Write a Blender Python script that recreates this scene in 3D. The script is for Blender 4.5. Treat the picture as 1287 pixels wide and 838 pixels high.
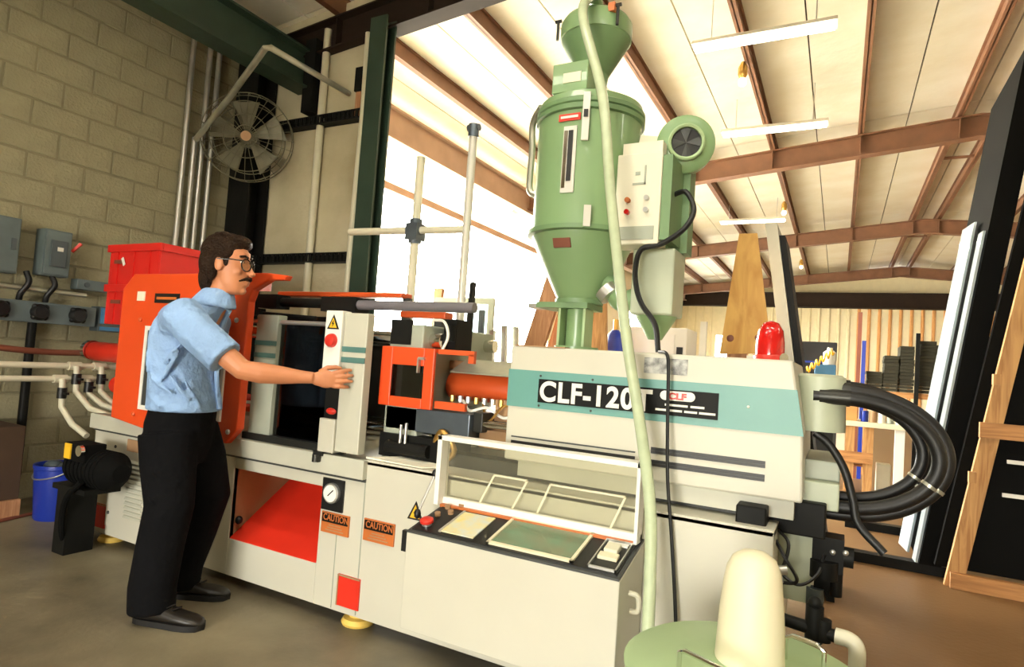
import bpy, bmesh, math, random
from mathutils import Vector, Matrix
random.seed(7)
scene = bpy.context.scene
for o in list(bpy.data.objects): bpy.data.objects.remove(o)
COL = scene.collection

# ------------------------------------------------------------------ camera
cam_d = bpy.data.cameras.new('camera'); cam = bpy.data.objects.new('camera', cam_d); COL.objects.link(cam)
cam_d.sensor_width = 36.0; cam_d.lens = 36.0 * 779.56 / 1287.0; cam_d.clip_end = 200
_r = Vector((.88287268, .46455646, .06872504)); _d = Vector((.03916619, .07299451, -.996563)); _f = Vector((-.46797633, .88252994, .04624995))
_m = Matrix.Identity(4)
for i in range(3): _m[i][0] = _r[i]; _m[i][1] = -_d[i]; _m[i][2] = -_f[i]
_m.translation = (0, 0, 1.28); cam.matrix_world = _m
scene.camera = cam
# ------------------------------------------------------------------ view, world, lights
vs = scene.view_settings
vs.view_transform = 'Standard'; vs.look = 'None'; vs.gamma = 1.0; vs.use_curve_mapping = False; vs.exposure = 0.28
world = bpy.data.worlds.new('world'); scene.world = world; world.use_nodes = True
bg = world.node_tree.nodes['Background']; bg.inputs[0].default_value = (1.0, .97, .89, 1); bg.inputs[1].default_value = 32.0

def area(name, loc, rot, sx, sy, power=0, color=(1, .95, .84), portal=False):
    l = bpy.data.lights.new(name, 'AREA'); l.shape = 'RECTANGLE'; l.size = sx; l.size_y = sy; l.energy = power; l.color = color
    if portal: l.cycles.is_portal = True
    o = bpy.data.objects.new(name, l); COL.objects.link(o); o.location = loc; o.rotation_euler = rot; return o
R90 = math.pi / 2
area('left_opening_portal', (-5.7, 8.2, 1.85), (0, -R90, 0), 3.7, 7.4, portal=True)
area('far_fill_portal', (-5.7, 18.0, 1.5), (0, -R90, 0), 3.0, 2.4, portal=True)  # portal for the second left opening, added unseen to light the back
area('rear_fill_portal', (-.6, -5.2, 1.1), (R90, 0, 0), 2.4, 2.2, portal=True)  # portal at the unseen rear opening added for front fill
# unseen fill lamps added near the ceiling to brighten the machine front
for lx, ly in ((-2.6, -.6), (-.6, -.6), (-1.6, 1.0), (.6, 1.0), (3.5, 3.0)):
    area('ceiling_fill_light', (lx, ly, 4.15), (0, 0, 0), 1.3, .16, 27, (1, .95, .8))

# ------------------------------------------------------------------ materials
def lin(c): return tuple(((x / 255) / 12.92 if x / 255 <= .04045 else ((x / 255 + .055) / 1.055) ** 2.4) for x in c) + (1,)
MATS = {}
def mat(name, rgb, rough=.5, metal=0, var=.08, scale=6, bump=0, bscale=60, emit=0, alt=None, coat=0, bdist=.02):
    m = bpy.data.materials.new(name); m.use_nodes = True; nt = m.node_tree; p = nt.nodes['Principled BSDF']
    p.inputs['Roughness'].default_value = rough; p.inputs['Metallic'].default_value = metal
    if coat: p.inputs['Coat Weight'].default_value = coat
    c = lin(rgb); tc = nt.nodes.new('ShaderNodeTexCoord')
    if var or alt:
        n = nt.nodes.new('ShaderNodeTexNoise'); n.inputs['Scale'].default_value = scale; n.inputs['Detail'].default_value = 6
        nt.links.new(tc.outputs['Object'], n.inputs['Vector'])
        r = nt.nodes.new('ShaderNodeValToRGB'); nt.links.new(n.outputs['Fac'], r.inputs['Fac'])
        r.color_ramp.elements[0].position = .3; r.color_ramp.elements[1].position = .7
        a = lin(alt) if alt else tuple(x * (1 - var) for x in c[:3]) + (1,)
        r.color_ramp.elements[0].color = a
        r.color_ramp.elements[1].color = c if alt else tuple(min(1, x * (1 + var)) for x in c[:3]) + (1,)
        nt.links.new(r.outputs['Color'], p.inputs['Base Color'])
    else: p.inputs['Base Color'].default_value = c
    if bump:
        b = nt.nodes.new('ShaderNodeTexNoise'); b.inputs['Scale'].default_value = bscale; b.inputs['Detail'].default_value = 4
        nt.links.new(tc.outputs['Object'], b.inputs['Vector'])
        bn = nt.nodes.new('ShaderNodeBump'); bn.inputs['Strength'].default_value = bump; bn.inputs['Distance'].default_value = bdist
        nt.links.new(b.outputs['Fac'], bn.inputs['Height']); nt.links.new(bn.outputs['Normal'], p.inputs['Normal'])
    if emit:
        p.inputs['Emission Color'].default_value = c; p.inputs['Emission Strength'].default_value = emit
    MATS[name] = m; return m
def wood(name, c1, c2, axis=2, scale=14):
    m = mat(name, c1, .65, var=.05); nt = m.node_tree; p = nt.nodes['Principled BSDF']
    tc = nt.nodes.new('ShaderNodeTexCoord'); mp = nt.nodes.new('ShaderNodeMapping'); sc = [scale, scale, scale]; sc[axis] = 1.2
    mp.inputs['Scale'].default_value = sc; nt.links.new(tc.outputs['Object'], mp.inputs['Vector'])
    n = nt.nodes.new('ShaderNodeTexNoise'); n.inputs['Scale'].default_value = 2.2; n.inputs['Detail'].default_value = 8; n.inputs['Distortion'].default_value = 1.2
    nt.links.new(mp.outputs['Vector'], n.inputs['Vector']); r = nt.nodes.new('ShaderNodeValToRGB'); nt.links.new(n.outputs['Fac'], r.inputs['Fac'])
    r.color_ramp.elements[0].position = .35; r.color_ramp.elements[1].position = .65
    r.color_ramp.elements[0].color = lin(c2); r.color_ramp.elements[1].color = lin(c1); nt.links.new(r.outputs['Color'], p.inputs['Base Color']); return m
def clear(name, tint, gloss=.12, rough=.05, body=0, bodyc=(200, 200, 200)):
    m = bpy.data.materials.new(name); m.use_nodes = True; nt = m.node_tree; nt.nodes.remove(nt.nodes['Principled BSDF']); out = nt.nodes['Material Output']
    t = nt.nodes.new('ShaderNodeBsdfTransparent'); t.inputs[0].default_value = lin(tint)
    g = nt.nodes.new('ShaderNodeBsdfGlossy'); g.inputs['Roughness'].default_value = rough
    x = nt.nodes.new('ShaderNodeMixShader'); x.inputs[0].default_value = gloss; nt.links.new(t.outputs[0], x.inputs[1]); nt.links.new(g.outputs[0], x.inputs[2]); last = x
    if body:
        d = nt.nodes.new('ShaderNodeBsdfDiffuse'); d.inputs[0].default_value = lin(bodyc); y = nt.nodes.new('ShaderNodeMixShader'); y.inputs[0].default_value = body
        nt.links.new(x.outputs[0], y.inputs[1]); nt.links.new(d.outputs[0], y.inputs[2]); last = y
    nt.links.new(last.outputs[0], out.inputs[0]); MATS[name] = m; return m
mat('floor', (146, 136, 110), .5, scale=1.8, alt=(90, 82, 64), bump=.08, bscale=30)
def floor_stain():
    nt = MATS['floor'].node_tree; p = nt.nodes['Principled BSDF']; src = p.inputs['Base Color'].links[0].from_socket
    tc = nt.nodes.new('ShaderNodeTexCoord'); n = nt.nodes.new('ShaderNodeTexNoise'); n.inputs['Scale'].default_value = .8; n.inputs['Detail'].default_value = 5; nt.links.new(tc.outputs['Object'], n.inputs['Vector'])
    sx = nt.nodes.new('ShaderNodeSeparateXYZ'); nt.links.new(tc.outputs['Object'], sx.inputs[0])
    a = nt.nodes.new('ShaderNodeMath'); a.operation = 'MULTIPLY_ADD'; a.inputs[1].default_value = 1.2; nt.links.new(n.outputs['Fac'], a.inputs[0]); nt.links.new(sx.outputs['X'], a.inputs[2])
    r = nt.nodes.new('ShaderNodeMapRange'); r.inputs[1].default_value = -.3; r.inputs[2].default_value = .6; nt.links.new(a.outputs[0], r.inputs[0])
    m = nt.nodes.new('ShaderNodeMix'); m.data_type = 'RGBA'; m.inputs[7].default_value = lin((112, 82, 48)); nt.links.new(r.outputs[0], m.inputs[0]); nt.links.new(src, m.inputs[6]); nt.links.new(m.outputs[2], p.inputs['Base Color'])
floor_stain()
mat('block', (146, 140, 112), .9, var=.1, scale=5, bump=.5, bscale=45)
mat('mortar', (132, 126, 100), .95, var=.1, bump=.3)
mat('plaster', (206, 198, 168), .9, scale=1.4, alt=(166, 154, 124), bump=.2, bscale=25)
mat('ceil', (244, 240, 226), .7, scale=1.6, alt=(232, 224, 202), bump=.35, bscale=7)
mat('deck', (70, 60, 45), .9)
mat('rust', (118, 80, 56), .6, var=.15, scale=5)
mat('rustbeam', (174, 144, 124), .6, var=.1, scale=3)
mat('header', (44, 34, 28), .7)
mat('cream_wall', (238, 226, 190), .6, var=.04); mat('rib', (206, 150, 90), .6)
mat('steelgreen', (44, 62, 50), .5, var=.2, scale=4); mat('blacksteel', (24, 24, 22), .5, var=.2); mat('darksteel', (52, 52, 48), .4, .5)
mat('galv', (176, 176, 160), .35, .7, var=.15, scale=9); mat('chrome', (225, 225, 220), .12, 1, var=0); mat('satin', (218, 216, 206), .35, .2, var=.04); mat('fangrey', (104, 100, 80), .5, .2, var=.2); mat('alu', (205, 205, 200), .3, .8, var=.05)
mat('mwhite', (200, 197, 180), .42, var=.03, scale=3); mat('mwhite2', (192, 191, 174), .45, var=.04); mat('mgrey', (158, 164, 148), .5, var=.06)
mat('sage', (176, 184, 160), .45, var=.05)
mat('teal', (96, 150, 142), .42, var=.04); mat('tealdark', (78, 118, 112), .45, var=.04)
mat('orange', (222, 74, 24), .42, var=.06, scale=3); mat('orange2', (205, 84, 36), .4, var=.05); mat('redpaint', (214, 44, 24), .45, var=.06); mat('redcrate', (205, 30, 24), .42, var=.05)
mat('tan', (166, 130, 94), .7, var=.1)
mat('dgreen', (124, 154, 108), .4, var=.06, scale=3, coat=.2); mat('dgreen2', (106, 136, 94), .45, var=.06); mat('lgreen', (158, 182, 136), .45, var=.04)
mat('black', (16, 16, 16), .45, var=0); mat('matblack', (14, 14, 13), .9, var=0); MATS['matblack'].node_tree.nodes['Principled BSDF'].inputs['Specular IOR Level'].default_value = .1
mat('rubber', (15, 15, 14), .5, var=.1); mat('darkgrey', (62, 64, 62), .5); mat('slate', (72, 82, 86), .5, var=.1, scale=8)
mat('greybox', (92, 104, 106), .5, var=.12, scale=7); mat('greyarm', (126, 122, 128), .35, .3); mat('bluegrey', (96, 106, 116), .3, .6, var=.15)
mat('white', (240, 238, 228), .5, var=0); mat('cream', (226, 218, 186), .5, var=.03); mat('boxcream', (232, 228, 206), .45, var=.02)
mat('yellow', (236, 186, 40), .5, var=.05); mat('caut', (190, 104, 44), .5, var=.08); mat('padyellow', (232, 196, 96), .5, var=.08)
mat('pvc', (212, 208, 184), .4, var=.05); mat('blue', (26, 50, 150), .35, var=.06); mat('blue2', (70, 130, 176), .45); mat('brass', (190, 150, 80), .3, .8)
mat('redlight', (190, 22, 20), .15, var=0, coat=.6); mat('redbtn', (206, 50, 36), .35, var=0)
mat('card', (196, 140, 80), .8, var=.06); mat('tray', (52, 50, 40), .8, var=.15, scale=12)
mat('screen', (70, 140, 118), .15, scale=9, alt=(120, 120, 96)); mat('labely', (228, 210, 130), .5, scale=18, alt=(206, 214, 210)); mat('sticker', (190, 190, 184), .5, scale=40, alt=(70, 72, 72))
mat('darkcard', (74, 54, 38), .85); mat('skin', (196, 128, 88), .5, var=.06, scale=12); mat('skindark', (120, 66, 48), .5); mat('hair', (44, 30, 20), .5, var=.3, scale=30, bump=.8, bscale=90); mat('shirt', (140, 172, 214), .8, var=.1, scale=8, bump=.9, bscale=9, bdist=.05)
mat('trousers', (12, 12, 14), .9, var=.15, bump=.4, bscale=16); mat('shoe', (34, 30, 25), .4, var=.2, scale=20); mat('sole', (16, 14, 12), .7); mat('eye', (236, 230, 220), .2, var=0); mat('iris', (40, 30, 20), .2, var=0)
for k_ in ('trousers', 'tray', 'hair', 'header', 'blacksteel'): MATS[k_].node_tree.nodes['Principled BSDF'].inputs['Specular IOR Level'].default_value = .12
mat('paper', (240, 236, 214), .8, var=.02); mat('tube_on', (255, 250, 232), .4, var=0, emit=9); mat('bulb', (255, 236, 190), .4, var=0, emit=6)
mat('hosegreen', (182, 194, 160), .25, var=.08, scale=20); mat('outside', (226, 222, 208), .9, var=.04, scale=2)
wood('pine', (196, 150, 92), (160, 112, 62)); wood('ply', (214, 168, 92), (186, 136, 66), 2, 5); wood('stud', (190, 140, 100), (160, 110, 74)); wood('pinex', (190, 136, 80), (150, 102, 56), 0)
clear('lidglass', (253, 253, 248), .05, .08, .05, (236, 232, 205)); clear('glass', (206, 222, 228), .35, .06, .35, (206, 214, 218)); clear('smoke', (120, 120, 112), .08, .05); clear('lens', (240, 224, 204), .1, .03); clear('cagewire', (255, 255, 255), .0)
def transl(name, c):
    m = bpy.data.materials.new(name); m.use_nodes = True; nt = m.node_tree; nt.nodes.remove(nt.nodes['Principled BSDF'])
    t = nt.nodes.new('ShaderNodeBsdfTranslucent'); t.inputs[0].default_value = lin(c); nt.links.new(t.outputs[0], nt.nodes['Material Output'].inputs[0]); MATS[name] = m
transl('fibreglass', (232, 228, 210))
M = MATS

# ------------------------------------------------------------------ mesh builder
def catmull(pts, n=8):
    P = [Vector(p) for p in pts]; P = [P[0] * 2 - P[1]] + P + [P[-1] * 2 - P[-2]]; out = []
    for i in range(1, len(P) - 2):
        a, b, c, d = P[i - 1:i + 3]
        for k in range(n):
            t = k / n; out.append(.5 * ((2 * b) + (c - a) * t + (2 * a - 5 * b + 4 * c - d) * t * t + (3 * b - a - 3 * c + d) * t ** 3))
    return out + [P[-2]]
class B:
    def __init__(s): s.v = []; s.f = []
    def _add(s, vs, fs): k = len(s.v); s.v += [tuple(v) for v in vs]; s.f += [tuple(i + k for i in f) for f in fs]; return s
    def hexa(s, p): return s._add(p, [(0, 3, 2, 1), (4, 5, 6, 7), (0, 1, 5, 4), (1, 2, 6, 5), (2, 3, 7, 6), (3, 0, 4, 7)])
    def box(s, x0, x1, y0, y1, z0, z1): return s.hexa([(x0, y0, z0), (x1, y0, z0), (x1, y1, z0), (x0, y1, z0), (x0, y0, z1), (x1, y0, z1), (x1, y1, z1), (x0, y1, z1)])
    def bar(s, p0, p1, w, h, up=(0, 0, 1)):
        p0, p1 = Vector(p0), Vector(p1); d = (p1 - p0).normalized(); u = Vector(up); a = d.cross(u)
        if a.length < 1e-4: a = d.cross(Vector((0, 1, 0)))
        a.normalize(); b = a.cross(d); a *= w / 2; b *= h / 2
        return s.hexa([p0 - a - b, p0 + a - b, p0 + a + b, p0 - a + b, p1 - a - b, p1 + a - b, p1 + a + b, p1 - a + b])
    def tube(s, pts, r, n=10, cap=True, sq=1.0):
        P = [Vector(p) for p in pts]; m = len(P); rr = r if isinstance(r, (list, tuple)) else [r] * m; k = len(s.v); ref = None
        for i, p in enumerate(P):
            d = (P[min(i + 1, m - 1)] - P[max(i - 1, 0)]).normalized()
            if ref is None: ref = d.orthogonal().normalized()
            a = (ref - d * ref.dot(d)).normalized(); ref = a; b = d.cross(a)
            for j in range(n):
                t = 2 * math.pi * j / n; s.v.append(tuple(p + (a * math.cos(t) + b * math.sin(t) * sq) * rr[i]))
        for i in range(m - 1):
            for j in range(n):
                j2 = (j + 1) % n; s.f.append((k + i * n + j, k + i * n + j2, k + (i + 1) * n + j2, k + (i + 1) * n + j))
        if cap: s.f.append(tuple(k + j for j in reversed(range(n)))); s.f.append(tuple(k + (m - 1) * n + j for j in range(n)))
        return s
    def cyl(s, p0, p1, r, r1=None, n=18): return s.tube([p0, p1], [r, r if r1 is None else r1], n)
    def lathe(s, prof, o, ax=(0, 0, 1), n=32):   # prof: (radius, height) list, closed by caps
        ax = Vector(ax).normalized(); a = ax.orthogonal().normalized(); b = ax.cross(a); o = Vector(o); k = len(s.v); m = len(prof)
        for r, h in prof:
            for j in range(n):
                t = 2 * math.pi * j / n; s.v.append(tuple(o + ax * h + (a * math.cos(t) + b * math.sin(t)) * max(r, 1e-4)))
        for i in range(m - 1):
            for j in range(n):
                j2 = (j + 1) % n; s.f.append((k + i * n + j, k + i * n + j2, k + (i + 1) * n + j2, k + (i + 1) * n + j))
        s.f.append(tuple(k + j for j in reversed(range(n)))); s.f.append(tuple(k + (m - 1) * n + j for j in range(n))); return s
    def prism(s, poly, a0, a1, ax='Y'):           # poly in the other two axes
        n = len(poly); mk = {'Y': lambda p, a: (p[0], a, p[1]), 'X': lambda p, a: (a, p[0], p[1]), 'Z': lambda p, a: (p[0], p[1], a)}[ax]
        k = len(s.v); s.v += [mk(p, a0) for p in poly] + [mk(p, a1) for p in poly]
        s.f.append(tuple(k + i for i in range(n))); s.f.append(tuple(k + n + i for i in reversed(range(n))))
        for i in range(n): j = (i + 1) % n; s.f.append((k + i, k + n + i, k + n + j, k + j))
        return s
    def ell(s, c, r, rot=None, nu=16, nv=10):
        c = Vector(c); k = len(s.v); rm = Matrix.Rotation(rot[1], 3, rot[0]) if rot else Matrix.Identity(3)
        for i in range(nv + 1):
            ph = math.pi * i / nv
            for j in range(nu):
                t = 2 * math.pi * j / nu; q = Vector((r[0] * max(math.sin(ph), 1e-3) * math.cos(t), r[1] * max(math.sin(ph), 1e-3) * math.sin(t), r[2] * math.cos(ph))); s.v.append(tuple(c + rm @ q))
        for i in range(nv):
            for j in range(nu): j2 = (j + 1) % nu; s.f.append((k + i * nu + j, k + (i + 1) * nu + j, k + (i + 1) * nu + j2, k + i * nu + j2))
        s.f.append(tuple(k + j for j in range(nu))); s.f.append(tuple(k + nv * nu + j for j in reversed(range(nu)))); return s
    def rings(s, R, n=24):                         # R: (cx, cy, z, rx, ry[, exponent])
        k = len(s.v)
        for q in R:
            e = q[5] if len(q) > 5 else 1
            for j in range(n):
                t = 2 * math.pi * j / n; c, w = math.cos(t), math.sin(t)
                s.v.append((q[0] + q[3] * math.copysign(abs(c) ** e, c), q[1] + q[4] * math.copysign(abs(w) ** e, w), q[2]))
        for i in range(len(R) - 1):
            for j in range(n): j2 = (j + 1) % n; s.f.append((k + i * n + j, k + i * n + j2, k + (i + 1) * n + j2, k + (i + 1) * n + j))
        s.f.append(tuple(k + j for j in reversed(range(n)))); s.f.append(tuple(k + (len(R) - 1) * n + j for j in range(n))); return s
    def mesh(s, name, off=(0, 0, 0)):
        me = bpy.data.meshes.new(name); me.from_pydata([(v[0] - off[0], v[1] - off[1], v[2] - off[2]) for v in s.v], [], s.f)
        bm = bmesh.new(); bm.from_mesh(me); bmesh.ops.recalc_face_normals(bm, faces=bm.faces); bm.to_mesh(me); bm.free(); return me
ORG = {}
def link(name, me, parent): 
    o = bpy.data.objects.new(name, me); COL.objects.link(o)
    if parent is not None: o.parent = parent; ORG[o] = ORG.get(parent, Vector((0, 0, 0)))
    return o
def smooth(me, ang=40):
    for p in me.polygons: p.use_smooth = True
    me.set_sharp_from_angle(angle=math.radians(ang))
def obj(name, b, m, parent=None, sm=True, bev=0, label=None):
    off = ORG.get(parent, Vector((0, 0, 0))) if parent is not None else Vector((0, 0, 0))
    me = b.mesh(name, off); me.materials.append(M[m])
    if sm: smooth(me)
    o = link(name, me, parent)
    if bev: k = o.modifiers.new('bevel', 'BEVEL'); k.width = bev; k.segments = 2; k.limit_method = 'ANGLE'; k.angle_limit = math.radians(50)
    if label: o['label'] = label
    return o
def thing(name, label, cat, loc, group=None):
    o = bpy.data.objects.new(name, None); COL.objects.link(o); o.location = loc; o.empty_display_size = .1; ORG[o] = Vector(loc)
    o['label'] = label; o['category'] = cat
    if group: o['group'] = group
    return o
def tag(o, label, cat, group=None):
    o['label'] = label; o['category'] = cat
    if group: o['group'] = group
    return o
def struct(name, b, m, label=None, sm=False):
    o = obj(name, b, m, None, sm); o['kind'] = 'structure'
    if label: o['label'] = label
    return o
def BX(*a): return B().box(*a)
def text(name, s, m, parent, loc, size, xs=1.0, off=0.0, normal='-Y', align='LEFT', ext=.0008, sp=1.0):
    c = bpy.data.curves.new('txt', 'FONT'); c.body = s; c.size = size; c.offset = off; c.extrude = ext; c.align_x = align; c.space_character = sp; c.align_y = 'BOTTOM_BASELINE'
    t = bpy.data.objects.new('txt', c); COL.objects.link(t); dg = bpy.context.evaluated_depsgraph_get(); me = bpy.data.meshes.new_from_object(t.evaluated_get(dg))
    bpy.data.objects.remove(t); me.name = name
    for v in me.vertices:
        x, y, z = v.co; v.co = (x * xs, -z, y)
    me.materials.clear(); me.materials.append(M[m]); o = link(name, me, parent); o.location = Vector(loc) - ORG[parent]; return o
def remesh(b, name, m, parent, vox, it=4, local=True, fac=.5):
    me = b.mesh('tmp', (0, 0, 0) if local else ORG[parent]); t = bpy.data.objects.new('tmp', me); COL.objects.link(t)
    k = t.modifiers.new('r', 'REMESH'); k.mode = 'VOXEL'; k.voxel_size = vox; k.use_smooth_shade = True
    if it: q = t.modifiers.new('s', 'SMOOTH'); q.factor = fac; q.iterations = it
    dg = bpy.context.evaluated_depsgraph_get(); r = bpy.data.meshes.new_from_object(t.evaluated_get(dg)); bpy.data.objects.remove(t); bpy.data.meshes.remove(me)
    r.name = name; r.materials.clear(); r.materials.append(M[m])
    for p in r.polygons: p.use_smooth = True
    return link(name, r, parent)

# ================================================================== SETTING
struct('floor', BX(-5.6, 8.6, -5.2, 23.2, -.12, 0), 'floor', 'stained grey concrete floor of the workshop')
struct('ground_outside', BX(-30, -5.6, -10, 30, -.3, -.1).box(-20, 20, -30, -5.2, -.3, -.1), 'outside', 'pale ground outside the open doors')
# left block wall: each block is a piece in recessed mortar
WX = -5.4
wl = struct('wall_left', BX(WX - .2, WX - .008, -5.2, 4.3, 0, 4.55), 'mortar', 'grey concrete block wall')
def blockmesh(L):
    b = B(); e = .006
    b._add([(0, 0, 0), (0, L, 0), (0, L, .19), (0, 0, .19), (.02, e, e), (.02, L - e, e), (.02, L - e, .19 - e), (.02, e, .19 - e)], [(0, 1, 2, 3), (4, 7, 6, 5), (0, 4, 5, 1), (1, 5, 6, 2), (2, 6, 7, 3), (3, 7, 4, 0)])
    me = b.mesh('block'); me.materials.append(M['block']); return me
FULL, HALF = blockmesh(.39), blockmesh(.19)
for row in range(21):
    y = .3 + (.2 if row % 2 else 0)
    if row % 2: o = link('block', HALF, wl); o.location = (WX - .02, .305, row * .2 + .005)
    while y < 4.15:
        o = link('block', FULL if y + .39 < 4.2 else HALF, wl); o.location = (WX - .02 + random.uniform(-.002, .002), y + .005, row * .2 + .005); y += .4
# left wall past the partition: tall opening to daylight, white panel over it
ws = struct('wall_left_bay', BX(-5.6, -5.4, 4.3, 4.6, 0, 4.4).box(-5.6, -5.4, 11.8, 16.8, 0, 4.4).box(-5.6, -5.4, 19.2, 23.2, 0, 4.4).box(-5.6, -5.4, 16.8, 19.2, 3.0, 4.4), 'cream_wall', 'pale wall around the bright doorway')  # the hidden far gap in this wall is added to brighten the back
for k in range(8): obj('translucent_panel', BX(-5.46, -5.45, 4.6 + k * .9, 5.49 + k * .9, 3.5, 4.38), 'fibreglass', ws, False)
struct('trim_1', BX(-5.4, -5.34, 4.3, 23, 3.44, 3.54), 'rustbeam', 'brown girt above the bright doorway')
eb = B().box(-5.06, -5.02, 4.35, 23, 3.95, 4.31).box(-5.12, -4.96, 4.35, 23, 3.93, 3.955).box(-5.12, -4.96, 4.35, 23, 4.305, 4.33)
struct('trim_2', eb, 'rustbeam', 'brown eave beam running to the back')
# cross wall and steel posts
struct('wall_partition', B().prism([(-5.4, 0), (-3.72, 0), (-3.72, 4.6), (-5.4, 4.44)], 4.22, 4.34), 'plaster', 'stained pale cross wall behind the fan')
for z in (3.37, 2.07):
    g = B().box(-5.25, -3.72, 4.12, 4.2, z, z + .012).box(-5.25, -3.72, 4.12, 4.2, z + .075, z + .087).box(-5.25, -3.72, 4.19, 4.22, z, z + .087)
    for k in range(28):
        x = -5.2 + k * .053; g.box(x, x + .032, 4.115, 4.125, z + .01, z + .078)
    o = struct('slotted_channel', g, 'blacksteel', 'black slotted channel bolted across the pale wall')
cc = B().box(-5.36, -5.06, 3.97, 3.99, 0, 4.3).box(-5.36, -5.06, 4.18, 4.2, 0, 4.3).box(-5.22, -5.2, 3.99, 4.18, 0, 4.3)
struct('corner_post', cc, 'blacksteel', 'black steel post in the wall corner')
fc = B().box(-3.74, -3.56, 4.02, 4.04, 0, 4.2).box(-3.74, -3.56, 4.14, 4.16, 0, 4.2).box(-3.66, -3.64, 4.04, 4.14, 0, 4.2)
struct('steel_column', fc, 'steelgreen', 'dark green steel column behind the machine')
gb = B().box(-4.76, -4.54, -1, 4.2, 3.73, 3.75).box(-4.76, -4.54, -1, 4.2, 4.08, 4.1).box(-4.66, -4.64, -1, 4.2, 3.75, 4.08)
struct('runway_beam', gb, 'steelgreen', 'dark green beam along the block wall')
struct('bracket_post', BX(-4.6, -4.47, 4.1, 4.22, 3.5, 4.2), 'blacksteel', 'black stub post carrying the green beam')
# roof
XR, SL = 1.5, .093
def zr(x, z0): return z0 - SL * abs(XR - x)
cd = B()
for xa, xb in ((-5.9, XR), (XR, 8.9)):
    cd.hexa([(xa, -5.4, zr(xa, 5.16)), (xb, -5.4, zr(xb, 5.16)), (xb, 23.4, zr(xb, 5.16)), (xa, 23.4, zr(xa, 5.16)), (xa, -5.4, zr(xa, 5.22)), (xb, -5.4, zr(xb, 5.22)), (xb, 23.4, zr(xb, 5.22)), (xa, 23.4, zr(xa, 5.22))])
ceil = struct('ceiling', cd, 'deck', 'insulated metal roof')
PX = [1.28, .14, -1.0, -2.12, -3.21, -4.25, -5.3, 1.74, 2.88, 4.02, 5.15, 6.27, 7.4, 8.4]
for x in PX:
    sgn = 1 if x > XR else -1; z = zr(x, 4.93)
    b = B().box(x - .006, x + .006, -5.2, 23, z, z + .18).box(x - .035, x + .035, -5.2, 23, z, z + .014).box(x - .035, x + .035, -5.2, 23, z + .17, z + .184)
    obj('purlin', b, 'rust', ceil, False)
FY = [-1.6, 4.2, 9.8, 15.6, 21.6]
XS = sorted(PX + [XR]); edges = []
for a, b_ in zip(XS[:-1], XS[1:]):
    if b_ - a > .5: edges += [(a, (a + b_) / 2), ((a + b_) / 2, b_)]
    else: edges.append((a, b_))
for xa, xb in edges:
    for ya, yb in zip([-5.2] + FY, FY + [23.0]):
        g = .008; m_ = (xa + xb) / 2; ym = (ya + yb) / 2
        P = [(xa + g, ya + g), (xb - g, ya + g), (xb - g, yb - g), (xa + g, yb - g)]
        obj('ceiling_panel', B().hexa([(p[0], p[1], zr(p[0], 5.125) - .004) for p in P] + [(p[0], p[1], zr(p[0], 5.158)) for p in P]), 'ceil', ceil, False)
for y in FY:
    for s_ in (-1, 1):
        xe = -5.35 if s_ < 0 else 8.35
        b = B()
        def q(z0, z1, w):
            x0, x1 = (xe, XR) if s_ < 0 else (XR, xe)
            b.hexa([(x0, y - w, zr(x0, z0)), (x1, y - w, zr(x1, z0)), (x1, y + w, zr(x1, z0)), (x0, y + w, zr(x0, z0)), (x0, y - w, zr(x0, z1)), (x1, y - w, zr(x1, z1)), (x1, y + w, zr(x1, z1)), (x0, y + w, zr(x0, z1))])
        q(4.62, 4.635, .085); q(4.905, 4.92, .085); q(4.635, 4.905, .006)
        for x in PX:
            if (x - XR) * s_ > 0 and abs(x - xe) > .2: b.box(x - .006, x + .006, y - .08, y + .08, zr(x, 4.64), zr(x, 4.9))
        obj('rafter', b, 'header' if y == 4.2 else 'rust', ceil, False)
for y in (11.7, 17.6): obj('purlin_tie', BX(1.28, 1.74, y - .03, y + .03, 4.97, 5.0), 'rust', ceil, False)
# back wall with ribs, header, doorway glow comes from the opening itself
wb = struct('wall_back', BX(-5.4, -3.95, 23, 23.15, 0, 4.9).box(-3.05, 8.4, 23, 23.15, 0, 5.0).box(-3.95, -3.05, 23, 23.15, 2.75, 4.9).box(-3.95, -3.05, 23, 23.15, 0, 1.4), 'cream_wall', 'cream ribbed metal end wall')
x = -5.3
rm = B().prism([(-.05, 0), (.05, 0), (.025, -.04), (-.025, -.04)], 0, 4.2, 'Z').mesh('rib'); rm.materials.append(M['cream_wall'])
rm2 = rm.copy(); rm2.materials.clear(); rm2.materials.append(M['rib'])
while x < 8.3:
    if not (-4.0 < x < -3.0): o = link('rib', rm if x < .35 else rm2, wb); o.location = (x, 23, 0)
    x += .29
struct('trim_3', BX(-5.3, 8.3, 22.6, 22.75, 3.79, 4.24).box(-5.3, 8.3, 22.5, 22.85, 3.77, 3.8).box(-5.3, 8.3, 22.5, 22.85, 4.22, 4.25), 'header', 'black header beam along the end wall')
struct('wall_right', BX(8.4, 8.6, -5.2, 23.2, 0, 4.5), 'cream_wall', 'pale right wall')
struct('wall_rear', BX(-5.6, -1.8, -5.4, -5.2, 0, 5).box(.6, 8.6, -5.4, -5.2, 0, 5).box(-1.8, .6, -5.4, -5.2, 2.2, 5.3), 'cream_wall', 'pale rear wall with an opening added for front light')  # opening is added out of view to let in front fill

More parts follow.
